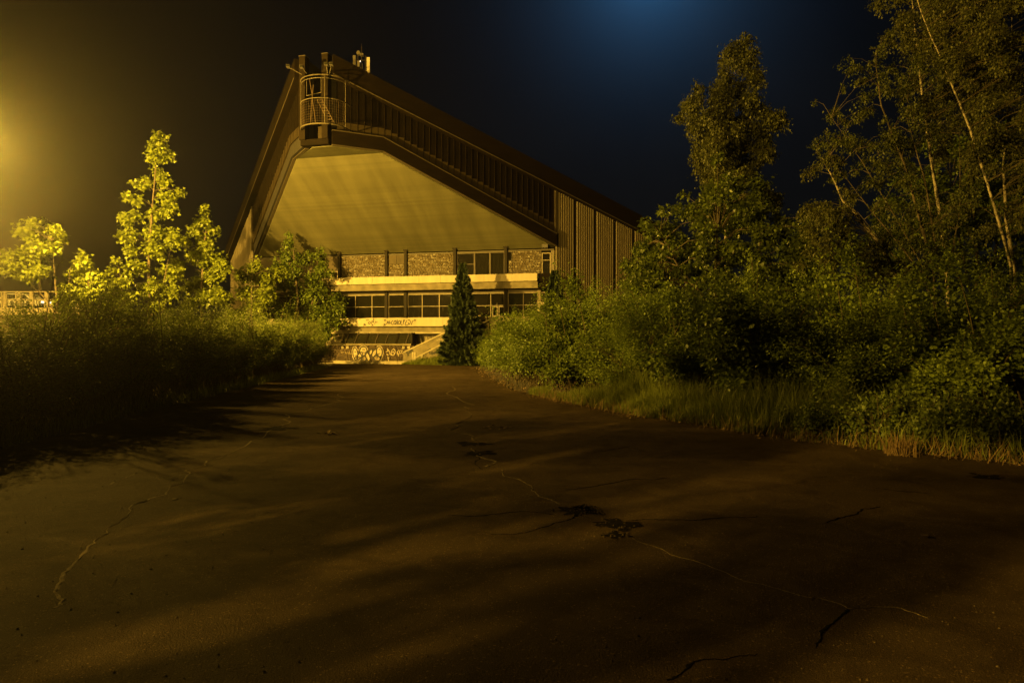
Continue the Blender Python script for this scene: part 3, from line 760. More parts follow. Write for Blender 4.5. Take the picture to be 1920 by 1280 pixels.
# four unlit floodlights on thin arms
for (tipx, tipy, bx, by) in ((541, 126, 566, 140), (566, 127, 575, 138), (612, 122, 614, 138), (621.5, 122, 618, 138)):
    p = at(bx, by, 37.9); q = at(tipx, tipy, 37.6)
    r = empty("floodlight", tuple(p), 0, {541: "unlit floodlight on the longest arm, sticking out left from the cage", 566: "unlit floodlight on a short arm beside the left prow post",
              612: "unlit floodlight in front of the right prow post, left of its twin", 621.5: "unlit floodlight in front of the right prow post, right of its twin"}[tipx], "floodlight", "floodlights on the railing cage")
    b = MB(); b.tube([(0, 0, 0), tuple(q - p)], .022, 5); b.build("arm", M['steel'], r)
    v = q - p; b = MB(); b.box(v[0] - .10, v[0] + .10, v[1] - .12, v[1] + .1, v[2] - .05, v[2] + .11); h = b.build("lamp_head", M['lamp_body'], r)
    quick_box("lens", M['glass_dim'], h, v[0] - .08, v[0] + .08, v[1] - .14, v[1] - .122, v[2] - .03, v[2] + .09)

# ------------------------------------------------------------------ mobile phone aerials on the ridge
ap = at(677, 150, 43.0)
mast = empty("aerial_mast", (ap[0], ap[1], 14.0), 0, "cluster of pale mobile phone aerials standing on the dark roof ridge", "aerial")
def mz(y): return at(0, y, 43.0)[2] - 14.0
def mx(x): return at(x, 0, 43.0)[0] - ap[0]
for x, y0, y1, w in ((671, 96, 133, .035), (678, 88, 140, .03), (685.5, 105, 137, .04)):
    b = MB(); b.tube([(mx(x), 0, 0), (mx(x), 0, mz(y0))], w, 6); b.build("pole", M['steel'], mast)
for x, y0, y1, dy in ((665.2, 106, 124, -.1), (691, 109, 138, -.05), (673.3, 117.5, 128, -.2), (677, 119, 128, .1)):
    w = .10 if x > 690 else .085
    quick_box("panel_aerial", M['antenna'], mast, mx(x) - w, mx(x) + w, dy - .06, dy + .06, mz(y1), mz(y0))
for x, y in ((672.5, 100.5), (677.3, 103.5), (680.2, 103.5)):
    b = MB(); b.tube([(mx(x), -.14, mz(y)), (mx(x), .1, mz(y))], .12 if x < 675 else .07, 10); b.build("dish", M['antenna'], mast)
b = MB(); b.bar((mx(664), 0, mz(114)), (mx(692), 0, mz(113)), .05); b.build("cross_arm", M['steel'], mast)
b = MB(); b.tube([(mx(678), 0, mz(90)), (mx(678), 0, mz(82))], .012, 5); b.build("whip", M['steel'], mast)
quick_box("beacon", M['red_light'], mast, mx(676.2), mx(677.6), -.24, -.18, mz(119), mz(116.6))

# ------------------------------------------------------------------ outside stair along the front
def HW(s, d, z=0.0): p = HM + HU * s + HN * d; return (p[0], p[1], z)
stair = empty("concrete_stair", HW(0, 0), HROT, "weedy concrete stair with sloping parapets rising to the right behind the spruce", "stair")
d0, d1 = 1.35, 3.0
sA, sB = fs(776, d1), fs(918, d1)
zA, zB = .15, z_w0 - .05
NS = 17
for i in range(NS):
    a, c = sA + (sB - sA) * i / NS, sA + (sB - sA) * (i + 1) / NS
    z = zA + (zB - zA) * (i + 1) / NS
    quick_box("step", M['concrete'], stair, a, c - .002, -d1 + .21, -d0 - .21, max(0, z - .55), z)
def parapet(d, w, lo, hi, mm, off, th):
    b = MB()
    pts = [(lo[0], lo[1]), (hi[0], hi[1]), (hi[0], hi[1] + th), (lo[0], lo[1] + th)]
    b.slab([(s, -d - w / 2, z) for s, z in pts], [(s, -d + w / 2, z) for s, z in pts]); return b
pf0, pf1 = fac(777, 671, d1), fac(918, 598, d1)
parapet(d1, .2, (pf0[0], 0.0), (pf1[0], pf1[1] - 1.25), 0, 0, 1.0).build("front_parapet", M['concrete'], stair)
parapet(d1, .3, (pf0[0], pf0[1] - .1), (pf1[0], pf1[1] - .1), 0, 0, .1).build("coping", M['concrete_pale'], stair)
qf0, qf1 = fac(757, 659.5, d0), fac(832, 623.5, d0)
qe = (qf1[0] + (qf1[0] - qf0[0]) * 1.0, qf1[1] + (qf1[1] - qf0[1]) * 1.0)
parapet(d0, .2, (qf0[0], qf0[1] - 1.05), (qe[0], qe[1] - 1.05), 0, 0, .95).build("rear_parapet", M['concrete'], stair)
parapet(d0, .28, (qf0[0], qf0[1] - .1), (qe[0], qe[1] - .1), 0, 0, .1).build("coping", M['concrete_pale'], stair)
mid0, mid1 = fac(779, 662, 2.1), fac(836, 630, 2.1)
parapet(2.1, .12, (mid0[0], mid0[1] - .12), (mid1[0] + 3, mid1[1] - .12 + 3 * (mid1[1] - mid0[1]) / (mid1[0] - mid0[0])), 0, 0, .1).build("handrail", M['concrete_pale'], stair)
quick_box("landing", M['concrete'], stair, sB + .003, SR, -d1, -.85, zB - .35, zB)
quick_box("landing_wall", M['concrete'], stair, sB + .003, SR, -d1 + .1, -.9, 0, zB - .353)
for x in (774.5, 778.5, 792): 
    s = fs(x, d1 + .1); quick_box("newel", M['concrete_pale'], stair, s - .06, s + .06, -d1 - .16, -d1 - .04, 0, fz(660 + (4 if x > 790 else 0), d1))
for x, y in ((820, 640), (823.5, 638), (912, 598)):
    s, z = fac(x, y, d1); quick_box("rail_stub", M['concrete_pale'], stair, s - .035, s + .035, -d1 - .03, -d1 + .03, z - .12, z + .12)
def stair_paint(name, strokes, d, w):
    o = graffiti(name, strokes, d, M['paint_dark'], w, .012); o.parent = stair; return o
stair_paint("black_scrawl", [[(802, 657), (808, 654)], [(805, 656), (806.5, 664)], [(811, 659), (808, 662), (811, 665), (812.5, 659), (813, 664)], [(814.5, 664), (815.5, 658), (817.5, 663), (819, 656), (821, 661)],
                             [(822, 652), (824, 656), (822.5, 660)]], d1 + .1, .09)
stair_paint("black_scrawl", [[(761, 661), (766, 656), (769, 658), (773, 652)], [(763, 663), (770, 660), (774, 656)], [(764, 666), (767, 665)]], d0 + .1, .12)

# ------------------------------------------------------------------ ground
g = MB(); NG = 60; xs = np.linspace(-190, 190, NG); ys = np.linspace(-40, 260, NG)
for y in ys:
    for x in xs: g.v.append((x, y, -.03))
for j in range(NG - 1):
    for i in range(NG - 1): g.f.append((j * NG + i, j * NG + i + 1, (j + 1) * NG + i + 1, (j + 1) * NG + i))
tag(g.build("ground", M['earth']), kind='structure')

# path: from behind the camera to the hall, with a ragged edge
right_edge = [(9.5, -14), (8.9, -2), (8.4, 4), (7.6, 7.5), (6.9, 9.2)] + [tuple(ground(x, y)[:2]) for x, y in ((1700, 848), (1500, 826), (1330, 800), (1200, 780), (1090, 760), (1020, 746), (960, 729), (925, 712), (897, 694), (886, 687))]
left_edge = [(-7.0, -14), (-7.3, 0), (-7.5, 6), (-7.9, 11), (-8.6, 17), (-9.2, 24), (-9.8, 31), (-10.6, 39), (-11.6, 44)]
def refine(pts, step, amp):
    out = []
    for (x0, y0), (x1, y1) in zip(pts[:-1], pts[1:]):
        n = max(1, int(math.hypot(x1 - x0, y1 - y0) / step))
        for k in range(n):
            t = k / n; out.append((x0 + (x1 - x0) * t + random.uniform(-amp, amp), y0 + (y1 - y0) * t + random.uniform(-amp, amp) * .4))
    return out + [pts[-1]]
RE = refine(right_edge, .25, .07); LE = refine(left_edge, .4, .1)
far = [HW(fs(890, 3.3), 4.7)[:2], HW(fs(760, 3.3), 3.75)[:2], HW(fs(627, 3.3), 3.55)[:2]]
p = MB()
poly = RE + far + LE[::-1]
p.slab([(x, y, -.025) for x, y in poly], [(x, y, 0) for x, y in poly])
path = tag(p.build("path", M['asphalt']), kind='structure')

# kerb along the hall end
s0, s1 = fs(627, 3.35), fs(772, 3.35)
kerb = empty("kerb", HW(0, 0), HROT); kerb['kind'] = 'structure'
n = 6
for k in range(n):
    a, c = s0 + (s1 - s0) * k / n, s0 + (s1 - s0) * (k + 1) / n
    quick_box("kerb_stone", M['concrete_pale'], kerb, a, c - .012, -3.5, -3.3, -.02, .20)
fore = MB(); fore.box(fs(600, 3.3), fs(772, 3.3), -3.29, -.99, -.02, .03)
fo = tag(fore.build("forecourt", M['concrete'], None), kind='structure'); fo.location = HW(0, 0); fo.rotation_euler = (0, 0, HROT)

# cracks in the path: crumbling ridges and dark slits
def fractal(pts, amp, depth=3):
    for _ in range(depth):
        out = []
        for (x0, y0), (x1, y1) in zip(pts[:-1], pts[1:]):
            l_ = math.hypot(x1 - x0, y1 - y0)
            out += [(x0, y0), ((x0 + x1) / 2 - (y1 - y0) * random.gauss(0, amp), (y0 + y1) / 2 + (x1 - x0) * random.gauss(0, amp))]
        pts = out + [pts[-1]]
    return pts
def crack(px, w, h, m, name, jit=.05):
    """A ragged strip: w half width, h height of its crumbled lip."""
    q = fractal([tuple(ground(x, y)[:2]) for x, y in px], .09, 4 if len(px) < 5 else 3)
    b = MB(); ww = w * .5
    for i, (x, y) in enumerate(q):
        x0, y0 = q[max(0, i - 1)]; x1, y1 = q[min(len(q) - 1, i + 1)]
        t = Vector((x1 - x0, y1 - y0)); t = t.normalized() if t.length > 0 else Vector((0, 1)); nn = Vector((-t.y, t.x))
        ww = max(w * .12, min(w * 1.5, ww * random.uniform(.55, 1.7))); hh = h * random.uniform(.1, 1.1)
        a_, c_ = ww * random.uniform(.5, 1.4), ww * random.uniform(.5, 1.4)
        b.v += [(x + nn.x * a_, y + nn.y * a_, .001), (x + nn.x * a_ * .3, y + nn.y * a_ * .3, .002 + hh), (x - nn.x * c_ * .4, y - nn.y * c_ * .4, .002 + hh * .6), (x - nn.x * c_, y - nn.y * c_, .001)]
    for i in range(len(q) - 1):
        for k in range(3): b.f.append((i * 4 + k, i * 4 + k + 1, i * 4 + 5 + k, i * 4 + 4 + k))
    return b.build(name, m, path)
crack([(640, 735), (585, 765), (545, 790), (500, 812), (420, 855), (352, 880), (345, 905), (280, 935), (240, 965), (190, 1005), (178, 1018), (130, 1065), (105, 1105), (100, 1140)], .010, .004, M['sand_pale'], "crack")
crack([(262, 885), (225, 900), (205, 910)], .010, .003, M['sand_pale'], "crack")
crack([(848, 725), (858, 745), (872, 770), (866, 790), (880, 815), (890, 825)], .012, .006, M['sand'], "crack")
crack([(885, 840), (905, 858), (912, 875)], .016, .008, M['sand'], "crack")
crack([(940, 880), (985, 905), (1010, 928), (1050, 945)], .006, .004, M['sand'], "crack", .03)
crack([(1185, 1008), (1300, 1050), (1400, 1090), (1510, 1118), (1590, 1140), (1690, 1140), (1740, 1158)], .004, .002, M['sand'], "crack", .045)
for px in ([(880, 828), (892, 830), (910, 834)], [(884, 842), (900, 848), (890, 868), (905, 880)], [(1060, 918), (1150, 905), (1250, 896)], [(920, 1002), (1000, 994), (1060, 976), (1085, 966)], [(1180, 976), (1240, 974), (1330, 972), (1420, 968)],
           [(1550, 980), (1600, 965), (1650, 950)], [(1040, 965), (940, 962), (840, 966)], [(1530, 1215), (1545, 1180), (1590, 1142)], [(1250, 1275), (1300, 1240), (1420, 1225)],
           [(1100, 850), (1180, 838)], [(520, 802), (545, 796)], [(1810, 893), (1850, 892), (1885, 896)], [(1640, 915), (1740, 925)]):
    crack(px, .008, .002, M['hole'], "crack", .025)
# broken holes
def hole(px, py, r, n):
    c = ground(px, py); b = MB(); pts = []
    for k in range(22):
        t = 2 * math.pi * k / 22; rr = r * random.uniform(.5, 1.9)
        pts.append((c[0] + rr * math.cos(t) * 1.2, c[1] + rr * math.sin(t), .0055))
    b.add(pts, [tuple(range(22))]); o = b.build("pothole", M['hole'], path)
    for k in range(n):
        t = random.uniform(0, 6.28); rr = r * random.uniform(.5, 1.9); s = random.uniform(.004, .02)
        x, y = c[0] + rr * math.cos(t), c[1] + rr * math.sin(t)
        bb.add([(x + s * random.uniform(.6, 1.2), y, 0.004), (x, y + s * random.uniform(.6, 1.2), .004), (x - s, y, .004), (x, y - s, .004), (x + random.uniform(-.3, .3) * s, y + random.uniform(-.3, .3) * s, s * random.uniform(.5, 1.1))],
               [(0, 1, 4), (1, 2, 4), (2, 3, 4), (3, 0, 4)])
bb = MB()
hole(1083, 958, .13, 40); hole(1095, 952, .10, 30); hole(1115, 962, .06, 40); hole(1155, 982, .11, 40); hole(1156, 1003, .07, 30); hole(1168, 992, .05, 20)
hole(886, 832, .16, 20); hole(897, 850, .16, 24); hole(522, 803, .2, 10); hole(1850, 893, .12, 20)
tag(bb.build("asphalt_crumbs", M['rubble'], path), kind='stuff')

# loose stones over the path and dry leaves along its right edge
n = 7000
X = RNG.uniform(-7, 8, n); Y = 2.2 + 20 * RNG.random(n) ** 2
keep = (X < np.interp(Y, [y for x, y in right_edge], [x for x, y in right_edge])) & (X > -7 - .05 * Y)
X, Y = X[keep], Y[keep]; n = len(X)
S = .003 + .008 * RNG.random(n) ** 3
b = MB()
for x, y, s in zip(X, Y, S):
    a = random.uniform(0, 6.3); ca, sa = math.cos(a) * s, math.sin(a) * s
    b.add([(x + ca, y + sa, 0.001), (x - sa, y + ca, 0.001), (x - ca, y - sa, 0.001), (x + sa, y - ca, 0.001), (x, y, s * .9)], [(0, 1, 4), (1, 2, 4), (2, 3, 4), (3, 0, 4)])
tag(b.build("loose_gravel", M['gravel']), kind='stuff')
n = 2600
t = RNG.random(n) ; re = np.array(RE); i = (RNG.random(n) * (len(re) - 2)).astype(int)
P_ = np.column_stack([re[i] + (re[i + 1] - re[i]) * RNG.random(n)[:, None], np.full(n, .006)])
P_[:, 0] += RNG.normal(0.12, .22, n); P_[:, 1] += RNG.normal(0.05, .15, n)
P_[:, 2] += RNG.random(n) * .02
D_ = rand_dir(n); D_[:, 2] *= .35; N_ = rand_dir(n) * .6 + np.array((0, 0, 1))
tag(link("leaf_litter", leaf_mesh("leaf_litter", P_, D_, N_, RNG.uniform(.03, .085, n), OVAL, M['litter'])), kind='stuff')
for (px, py, s, lab) in ((928, 801, .30, "flat tan patch of dry leaves lying on the asphalt right of the crack"), (322, 937, .07, "single pale dry leaf lying beside the left crack"), (1738, 1003, .07, "single pale dry leaf on the asphalt at the right"), (612, 813, .22, "thin pale straw stalks lying across the asphalt left of the middle")):
    c = ground(px, py); k = 14 if s > .2 else 1
    P_ = np.array([c] * k) + np.column_stack([RNG.normal(0, s * .7, k), RNG.normal(0, s * .4, k), np.full(k, .006)]) * (1 if k > 1 else np.array([0, 0, 1]))
    D_ = rand_dir(k); D_[:, 2] *= .1
    if py == 813: D_[:, 1] *= .15
    o = link("dry_leaf", leaf_mesh("dry_leaf", P_ - c, D_, np.array([[.1, .1, 1.]] * k), np.full(k, .10 if k > 1 else s * 1.3), OVAL, M['litter']))
    o.location = c
    if k > 1: o.name = "leaf_litter"; tag(o, kind='stuff')
    else: tag(o, lab, "dry leaf")

# ------------------------------------------------------------------ trees
def in_poly(x, y, poly):
    c = False; j = len(poly) - 1
    for i in range(len(poly)):
        xi, yi = poly[i]; xj, yj = poly[j]
        if (yi > y) != (yj > y) and x < (xj - xi) * (y - yi) / (yj - yi) + xi: c = not c
        j = i
    return c
def poly_clusters(poly, n, r0, r1):
    xs = [q[0] for q in poly]; ys = [q[1] for q in poly]; out = []
    while len(out) < n:
        x, y = random.uniform(min(xs), max(xs)), random.uniform(min(ys), max(ys))
        if in_poly(x, y, poly): out.append((x, y, random.uniform(r0, r1)))
    return out

def make_tree(name, label, cat, group, Y, trunks, clusters, leaf, size, shape, per_m2, depth=1.0, front=0.0, bark='bark', r0=.12, droop=.35, twig=True, flat=.75, dens=2.6):
    """Trunk polylines and leaf clusters given as photograph positions at distance Y; everything becomes metres there."""
    bx = at(trunks[0][0][0], 600, Y)[0]
    base = np.array((bx, Y, -.03))
    root = empty(name, tuple(base), 0, label, cat, group)
    tr = MB(); skel = []
    for ti, t in enumerate(trunks):
        pts = [at(x, y, Y) - base for x, y in t]
        if ti == 0: pts[0][2] = 0.0
        rad0 = r0 if ti == 0 else r0 * .55
        fine = []
        for a, c in zip(pts[:-1], pts[1:]):
            for k in range(5): fine.append(a + (c - a) * k / 5)
        fine.append(pts[-1])
        wob = np.cumsum(RNG.normal(0, .008, (len(fine), 3)), axis=0); wob[:, 2] = 0
        fine = np.array(fine) + wob * (0 if len(fine) < 3 else 1)
        fine[:, 1] += np.linspace(0, random.uniform(-.4, .4) * depth if ti else 0, len(fine))
        rad = np.linspace(rad0, rad0 * .16, len(fine))
        tr.tube(fine, list(rad), 7); skel.append(fine)
    tr.build("trunk", M[bark], root, True)
    br = MB(); P, D, Nn = [], [], []
    sk = np.concatenate(skel)
    for (x, y, r, *own) in clusters:
        rm = r * Y / F
        c = at(x, y, Y) - base
        c[1] += own[0] if own else random.uniform(-1, 1) * depth - front
        # branch from a lower point of the trunk
        dist = np.linalg.norm((sk - c) * np.array((1, .5, 1)), axis=1) + np.where(sk[:, 2] > c[2] - .1, 6, 0)
        j = int(np.argmin(dist)); s = sk[j]
        mid = s * .5 + c * .5 + np.array((0, 0, .12 * np.linalg.norm(c - s)))
        L_ = np.linalg.norm(c - s)
        br.tube([s, s * .55 + mid * .45, mid, c], [max(.010, r0 * .15), max(.008, r0 * .12), max(.006, r0 * .08), .004], 5)
        ntw = max(4, int(per_m2 * dens * rm * rm * 3.2 / 9))
        dirs = rand_dir(ntw); dirs[:, 2] = dirs[:, 2] * flat
        ends = c + dirs * rm * (.35 + .65 * RNG.random((ntw, 1)) ** .6)
        ends[:, 2] -= droop * rm * RNG.random(ntw)
        if twig:
            for e in ends[::6]: br.tube([c, (c + e) * .5 + np.array((0, 0, .05 * rm)), e], [.007, .005, .003], 3)
        for e, dd in zip(ends, dirs):
            m_ = 9
            tt = RNG.random((m_, 1)) ** .7
            p = c + (e - c) * (.3 + .75 * tt) + RNG.normal(0, size * .55, (m_, 3))
            P.append(p)
            D.append(dd[None] * .7 + RNG.normal(0, .55, (m_, 3)) + np.array((0, 0, -droop * 1.2)))
            Nn.append(np.array((0, 0, 1.0)) + dd[None] * .5 + RNG.normal(0, .45, (m_, 3)))
    br.build("branches", M[bark] if bark != 'birch' else M['twig'], root)
    P, D, Nn = np.concatenate(P), np.concatenate(D), np.concatenate(Nn)
    link("crown", leaf_mesh("crown", P, D, Nn, size * RNG.uniform(.6, 1.25, len(P)), shape, M[leaf]), root)
    return root

MG = "maples beyond the left hedge"
make_tree("maple_tree", "tallest maple, a narrow column lit yellow above the left hedge", "tree", MG, 39,
          [[(281, 630), (279, 540), (279, 470), (284, 400), (290, 330), (297, 246)], [(281, 600), (305, 540), (318, 480)]],
          [(298, 252, 14), (300, 275, 19), (296, 295, 18), (313, 288, 14), (292, 318, 15), (270, 342, 17), (300, 335, 18), (262, 375, 18), (310, 365, 18), (330, 354, 11), (255, 408, 20), (285, 395, 18), (322, 390, 17), (250, 442, 20), (283, 430, 20), (312, 437, 22), (250, 470, 15), (300, 465, 23), (325, 452, 15), (265, 500, 20), (310, 505, 25), (270, 540, 18), (315, 545, 20), (298, 535, 19), (300, 570, 18)],
          'leaf_maple', .18, MAPLE, 112, .7, r0=.10)
make_tree("maple_tree", "pointed maple lit yellow just left of the hall's end wall", "tree", MG, 42,
          [[(378, 630), (378, 540), (380, 470), (386, 430), (394, 388)]],
          [(394, 396, 11), (388, 416, 15), (367, 430, 15), (406, 432, 11), (350, 452, 13), (380, 450, 21), (398, 465, 17), (357, 475, 19), (385, 485, 22), (410, 482, 17), (345, 495, 15), (372, 520, 23), (405, 515, 21), (423, 498, 17), (350, 535, 17), (385, 555, 22), (415, 550, 21), (365, 565, 16)],
          'leaf_maple', .18, MAPLE, 112, .8, r0=.09)
make_tree("maple_tree", "low spreading maple between the pointed maple and the dark linden", "tree", MG, 44,
          [[(470, 640), (470, 580), (472, 500)]],
          [(445, 512, 18), (470, 497, 18), (490, 520, 22), (455, 545, 22), (500, 550, 22), (518, 505, 16), (430, 560, 18), (480, 572, 22), (440, 585, 20)],
          'leaf_maple', .18, MAPLE, 112, 1.0, r0=.08)
make_tree("maple_tree", "forked maple with spreading crown in front of the road bridge", "tree", MG, 34,
          [[(110, 640), (108, 588), (103, 520), (98, 450)], [(109, 592), (85, 560), (55, 530), (20, 500)], [(108, 590), (125, 560), (128, 500)]],
          [(42, 412, 12), (48, 430, 13), (38, 450, 14), (75, 445, 17), (100, 440, 16), (120, 432, 12), (85, 470, 21), (115, 465, 19), (60, 480, 19), (15, 480, 15), (30, 500, 19), (5, 468, 10), (10, 508, 15), (60, 512, 18), (90, 508, 21), (123, 500, 16), (133, 475, 12), (-20, 490, 17), (105, 535, 12)],
          'leaf_maple', .165, MAPLE, 118, 0.9, r0=.09)
make_tree("maple_tree", "short bushy maple right of the forked maple", "tree", MG, 34.5,
          [[(170, 640), (168, 560), (165, 500)]],
          [(150, 492, 14), (175, 494, 11), (140, 515, 19), (165, 520, 19), (185, 515, 15), (150, 550, 23), (180, 550, 21), (195, 535, 13), (127, 560, 17)],
          'leaf_maple', .165, MAPLE, 118, 0.7, r0=.07)
make_tree("maple_tree", "small slim sapling close to the left of the tallest maple", "tree", MG, 37,
          [[(236, 640), (232, 570), (223, 495)]],
          [(222, 490, 9), (213, 508, 11), (230, 514, 10), (220, 530, 13), (245, 530, 13), (206, 550, 11), (238, 555, 17), (215, 570, 14)],
          'leaf_maple', .175, MAPLE, 112, .6, r0=.05)
make_tree("linden_tree", "dark green two-topped linden at the far end of the left hedge", "tree", None, 47.6,
          [[(565, 660), (558, 560), (547, 440)], [(566, 630), (588, 560), (598, 465)]],
          [(543, 440, 7), (545, 455, 13), (536, 475, 21), (558, 480, 18), (525, 500, 22), (576, 472, 8), (550, 505, 22), (597, 464, 8), (598, 480, 14), (604, 500, 19), (590, 522, 21), (540, 525, 26), (512, 530, 24), (497, 555, 24), (562, 550, 28), (600, 545, 24), (622, 512, 10), (624, 560, 24), (600, 580, 26), (637, 580, 16), (615, 600, 22), (570, 590, 28), (530, 580, 28), (490, 590, 20), (640, 603, 12), (610, 625, 18), (590, 640, 22), (470, 520, 14), (550, 630, 24), (520, 620, 22)],
          'leaf_linden', .18, OVAL, 100, .8, r0=.14)
make_tree("poplar_tree", "dim slender treetop showing far behind the forked maple", "tree", None, 70,
          [[(75, 640), (75, 520), (76, 405)]], [(76, 410, 7), (72, 425, 10), (80, 430, 9), (74, 445, 13), (78, 460, 14), (72, 480, 15)], 'leaf_linden', .3, OVAL, 30, 1.0, r0=.2)

# maples of the same row, left of the view, whose shade lies on the near path
for X_, Y_, h_ in ((-15.8, 15.0, 6.4), (-14.6, 12.2, 5.6), (-13.2, 9.6, 6.2), (-11.8, 7.2, 5.0)):
    px_ = 960 + X_ / Y_ * F; k_ = F / Y_
    def yy(z): return HOR - (z - EYE) / Y_ * F
    make_tree("maple_tree", f"maple behind the left hedge outside the view, {['farthest', 'second', 'third', 'nearest'][int((15.1 - Y_) / 2.6)]} of four", "tree", MG, Y_,
              [[(px_, 640), (px_ + 5, yy(3)), (px_ - 5, yy(h_))]],
              [(px_ + random.uniform(-1.3, 1.3) * k_ * (1.15 - z_ / h_), yy(z_), .5 * k_) for z_ in np.linspace(1.8, h_, 26)], 'leaf_maple', .19, MAPLE, 60, 1.0, r0=.09)

# unseen trees added on the near left to shade the path and verge
for X_, Y_, h_, lab_ in ((-9.8, .6, 6.4, "maple beside the viewer's left, outside the view"), (-11.4, -3.4, 7.4, "maple added as a shade caster behind the viewer on the left, outside the view")):
    px_ = 960 + X_ / Y_ * F; k_ = F / Y_
    def yy(z): return HOR - (z - EYE) / Y_ * F
    make_tree("maple_tree", lab_, "tree", MG, Y_, [[(px_, yy(.05)), (px_ + .06 * k_, yy(3)), (px_ - .06 * k_, yy(h_))]],
              [(px_ + random.uniform(-1.9, 1.9) * k_ * (1.2 - z_ / h_), yy(z_), .55 * k_) for z_ in np.linspace(2.0, h_, 34)], 'leaf_maple', .19, MAPLE, 50, 1.6, r0=.1)

# right side
make_tree("birch_tree", "tall wind-blown birch rising behind the round dark tree", "tree", "birches on the right", 31,
          [[(1368, 640), (1362, 480), (1360, 330), (1366, 230), (1366, 150), (1370, 86)]],
          poly_clusters([(1362, 85), (1388, 92), (1405, 140), (1400, 185), (1432, 235), (1434, 285), (1412, 300), (1405, 330), (1440, 400), (1300, 400), (1312, 345), (1322, 320), (1308, 270), (1302, 230), (1284, 205), (1292, 172), (1322, 190), (1328, 150), (1350, 120)], 120, 14, 24)
          + [(1372, 84, 7), (1368, 95, 9), (1382, 100, 8), (1378, 118, 12), (1360, 128, 12), (1290, 195, 10), (1300, 180, 9), (1428, 270, 12)],
          'leaf_birch', .12, RHOMB, 130, 1.5, bark='birch', r0=.09, droop=1.0, flat=.9, dens=5.0, front=.3)
make_tree("round_tree", "broad dark round-crowned tree standing behind the right hedge", "tree", None, 27,
          [[(1345, 650), (1340, 540), (1345, 440)], [(1345, 590), (1270, 500), (1235, 440)], [(1345, 590), (1420, 500), (1440, 440)]],
          poly_clusters([(1182, 470), (1200, 425), (1255, 395), (1300, 360), (1345, 335), (1400, 335), (1440, 365), (1480, 420), (1500, 490), (1500, 560), (1190, 560)], 150, 16, 28)
          + [(1190, 440, 12), (1200, 420, 12), (1225, 408, 14), (1255, 400, 12), (1275, 380, 12), (1300, 350, 12), (1310, 325, 12)],
          'leaf_round', .14, OVAL, 110, 2.6, r0=.16)
make_tree("birch_tree", "young birch leaning left over the right hedge, with bare pale stem", "tree", "birches on the right", 20,
          [[(1740, 640), (1690, 525), (1650, 460), (1600, 395), (1580, 378), (1560, 335), (1540, 298)]],
          poly_clusters([(1522, 300), (1545, 296), (1570, 308), (1590, 335), (1580, 370), (1570, 400), (1600, 420), (1650, 490), (1660, 530), (1560, 530), (1520, 500), (1512, 390), (1530, 345)], 60, 13, 22) + [(1530, 306, 12), (1524, 318, 9), (1516, 385, 10)],
          'leaf_birch', .075, RHOMB, 200, 1.0, bark='birch', r0=.075, droop=1.0, flat=.9, dens=5.0, front=.3)
make_tree("willow_tree", "loose many-stemmed willow spreading left from the birch trunks", "tree", None, 22,
          [[(1770, 650), (1750, 500), (1700, 320), (1650, 200), (1640, 110)], [(1765, 560), (1690, 420), (1620, 300), (1565, 215)], [(1768, 540), (1730, 350), (1690, 230), (1690, 140)], [(1770, 560), (1640, 400), (1560, 290)], [(1770, 560), (1790, 400), (1780, 260)], [(1765, 570), (1660, 470), (1600, 400)]],
          poly_clusters([(1565, 110), (1600, 120), (1640, 90), (1690, 150), (1760, 250), (1800, 400), (1790, 520), (1610, 520), (1640, 420), (1600, 360), (1565, 330), (1548, 260), (1540, 205), (1560, 205)], 120, 14, 26)
          + [(1555, 185, 8), (1560, 165, 7), (1548, 225, 9), (1568, 130, 8), (1585, 112, 9), (1620, 100, 12), (1540, 250, 8)],
          'leaf_bush', .085, RHOMB, 120, 1.6, r0=.06, droop=.6, dens=3.6, front=.4)
make_tree("birch_tree", "tall upright birch whose pale trunk shows in the middle of the right-hand grove", "tree", "birches on the right", 23,
          [[(1785, 650), (1776, 500), (1762, 400), (1742, 280), (1725, 150), (1712, 20), (1700, -80)]],
          poly_clusters([(1655, 0), (1675, -120), (1760, -160), (1820, -20), (1815, 200), (1790, 320), (1730, 260), (1695, 130), (1662, 70)], 110, 16, 30),
          'leaf_birch', .085, RHOMB, 150, 1.5, bark='birch', r0=.08, droop=.9, flat=.9, dens=6.0, front=.9)
make_tree("birch_tree", "tall birch bending left with the brightest pale lower trunk, by the right edge", "tree", "birches on the right", 20,
          [[(1905, 650), (1896, 500), (1870, 410), (1820, 240), (1775, 130), (1735, 30), (1710, -60)]],
          poly_clusters([(1740, 0), (1800, -150), (2000, -150), (2010, 400), (1930, 440), (1850, 420), (1815, 300), (1780, 150)], 120, 18, 34)
          + [(1842, 318, 15, -.5), (1826, 262, 16, -.6), (1806, 205, 17, -.5), (1790, 165, 15, -.6), (1775, 130, 16, -.5), (1760, 95, 17, -.6), (1745, 58, 17, -.5), (1735, 20, 18, -.6)],
          'leaf_birch', .085, RHOMB, 140, 1.8, bark='birch', r0=.05, droop=.9, flat=.9, dens=6.0, front=.6)
make_tree("birch_tree", "slim straight birch just right of the bending birch", "tree", "birches on the right", 21,
          [[(1912, 650), (1900, 500), (1885, 400), (1880, 320), (1895, 150), (1900, 0)]],
          poly_clusters([(1850, 40), (1900, -80), (2050, -80), (2080, 350), (1960, 460), (1860, 330)], 80, 18, 32),
          'leaf_birch', .085, RHOMB, 130, 1.8, bark='birch', r0=.07, droop=.9, flat=.9, dens=6.0, front=.6)
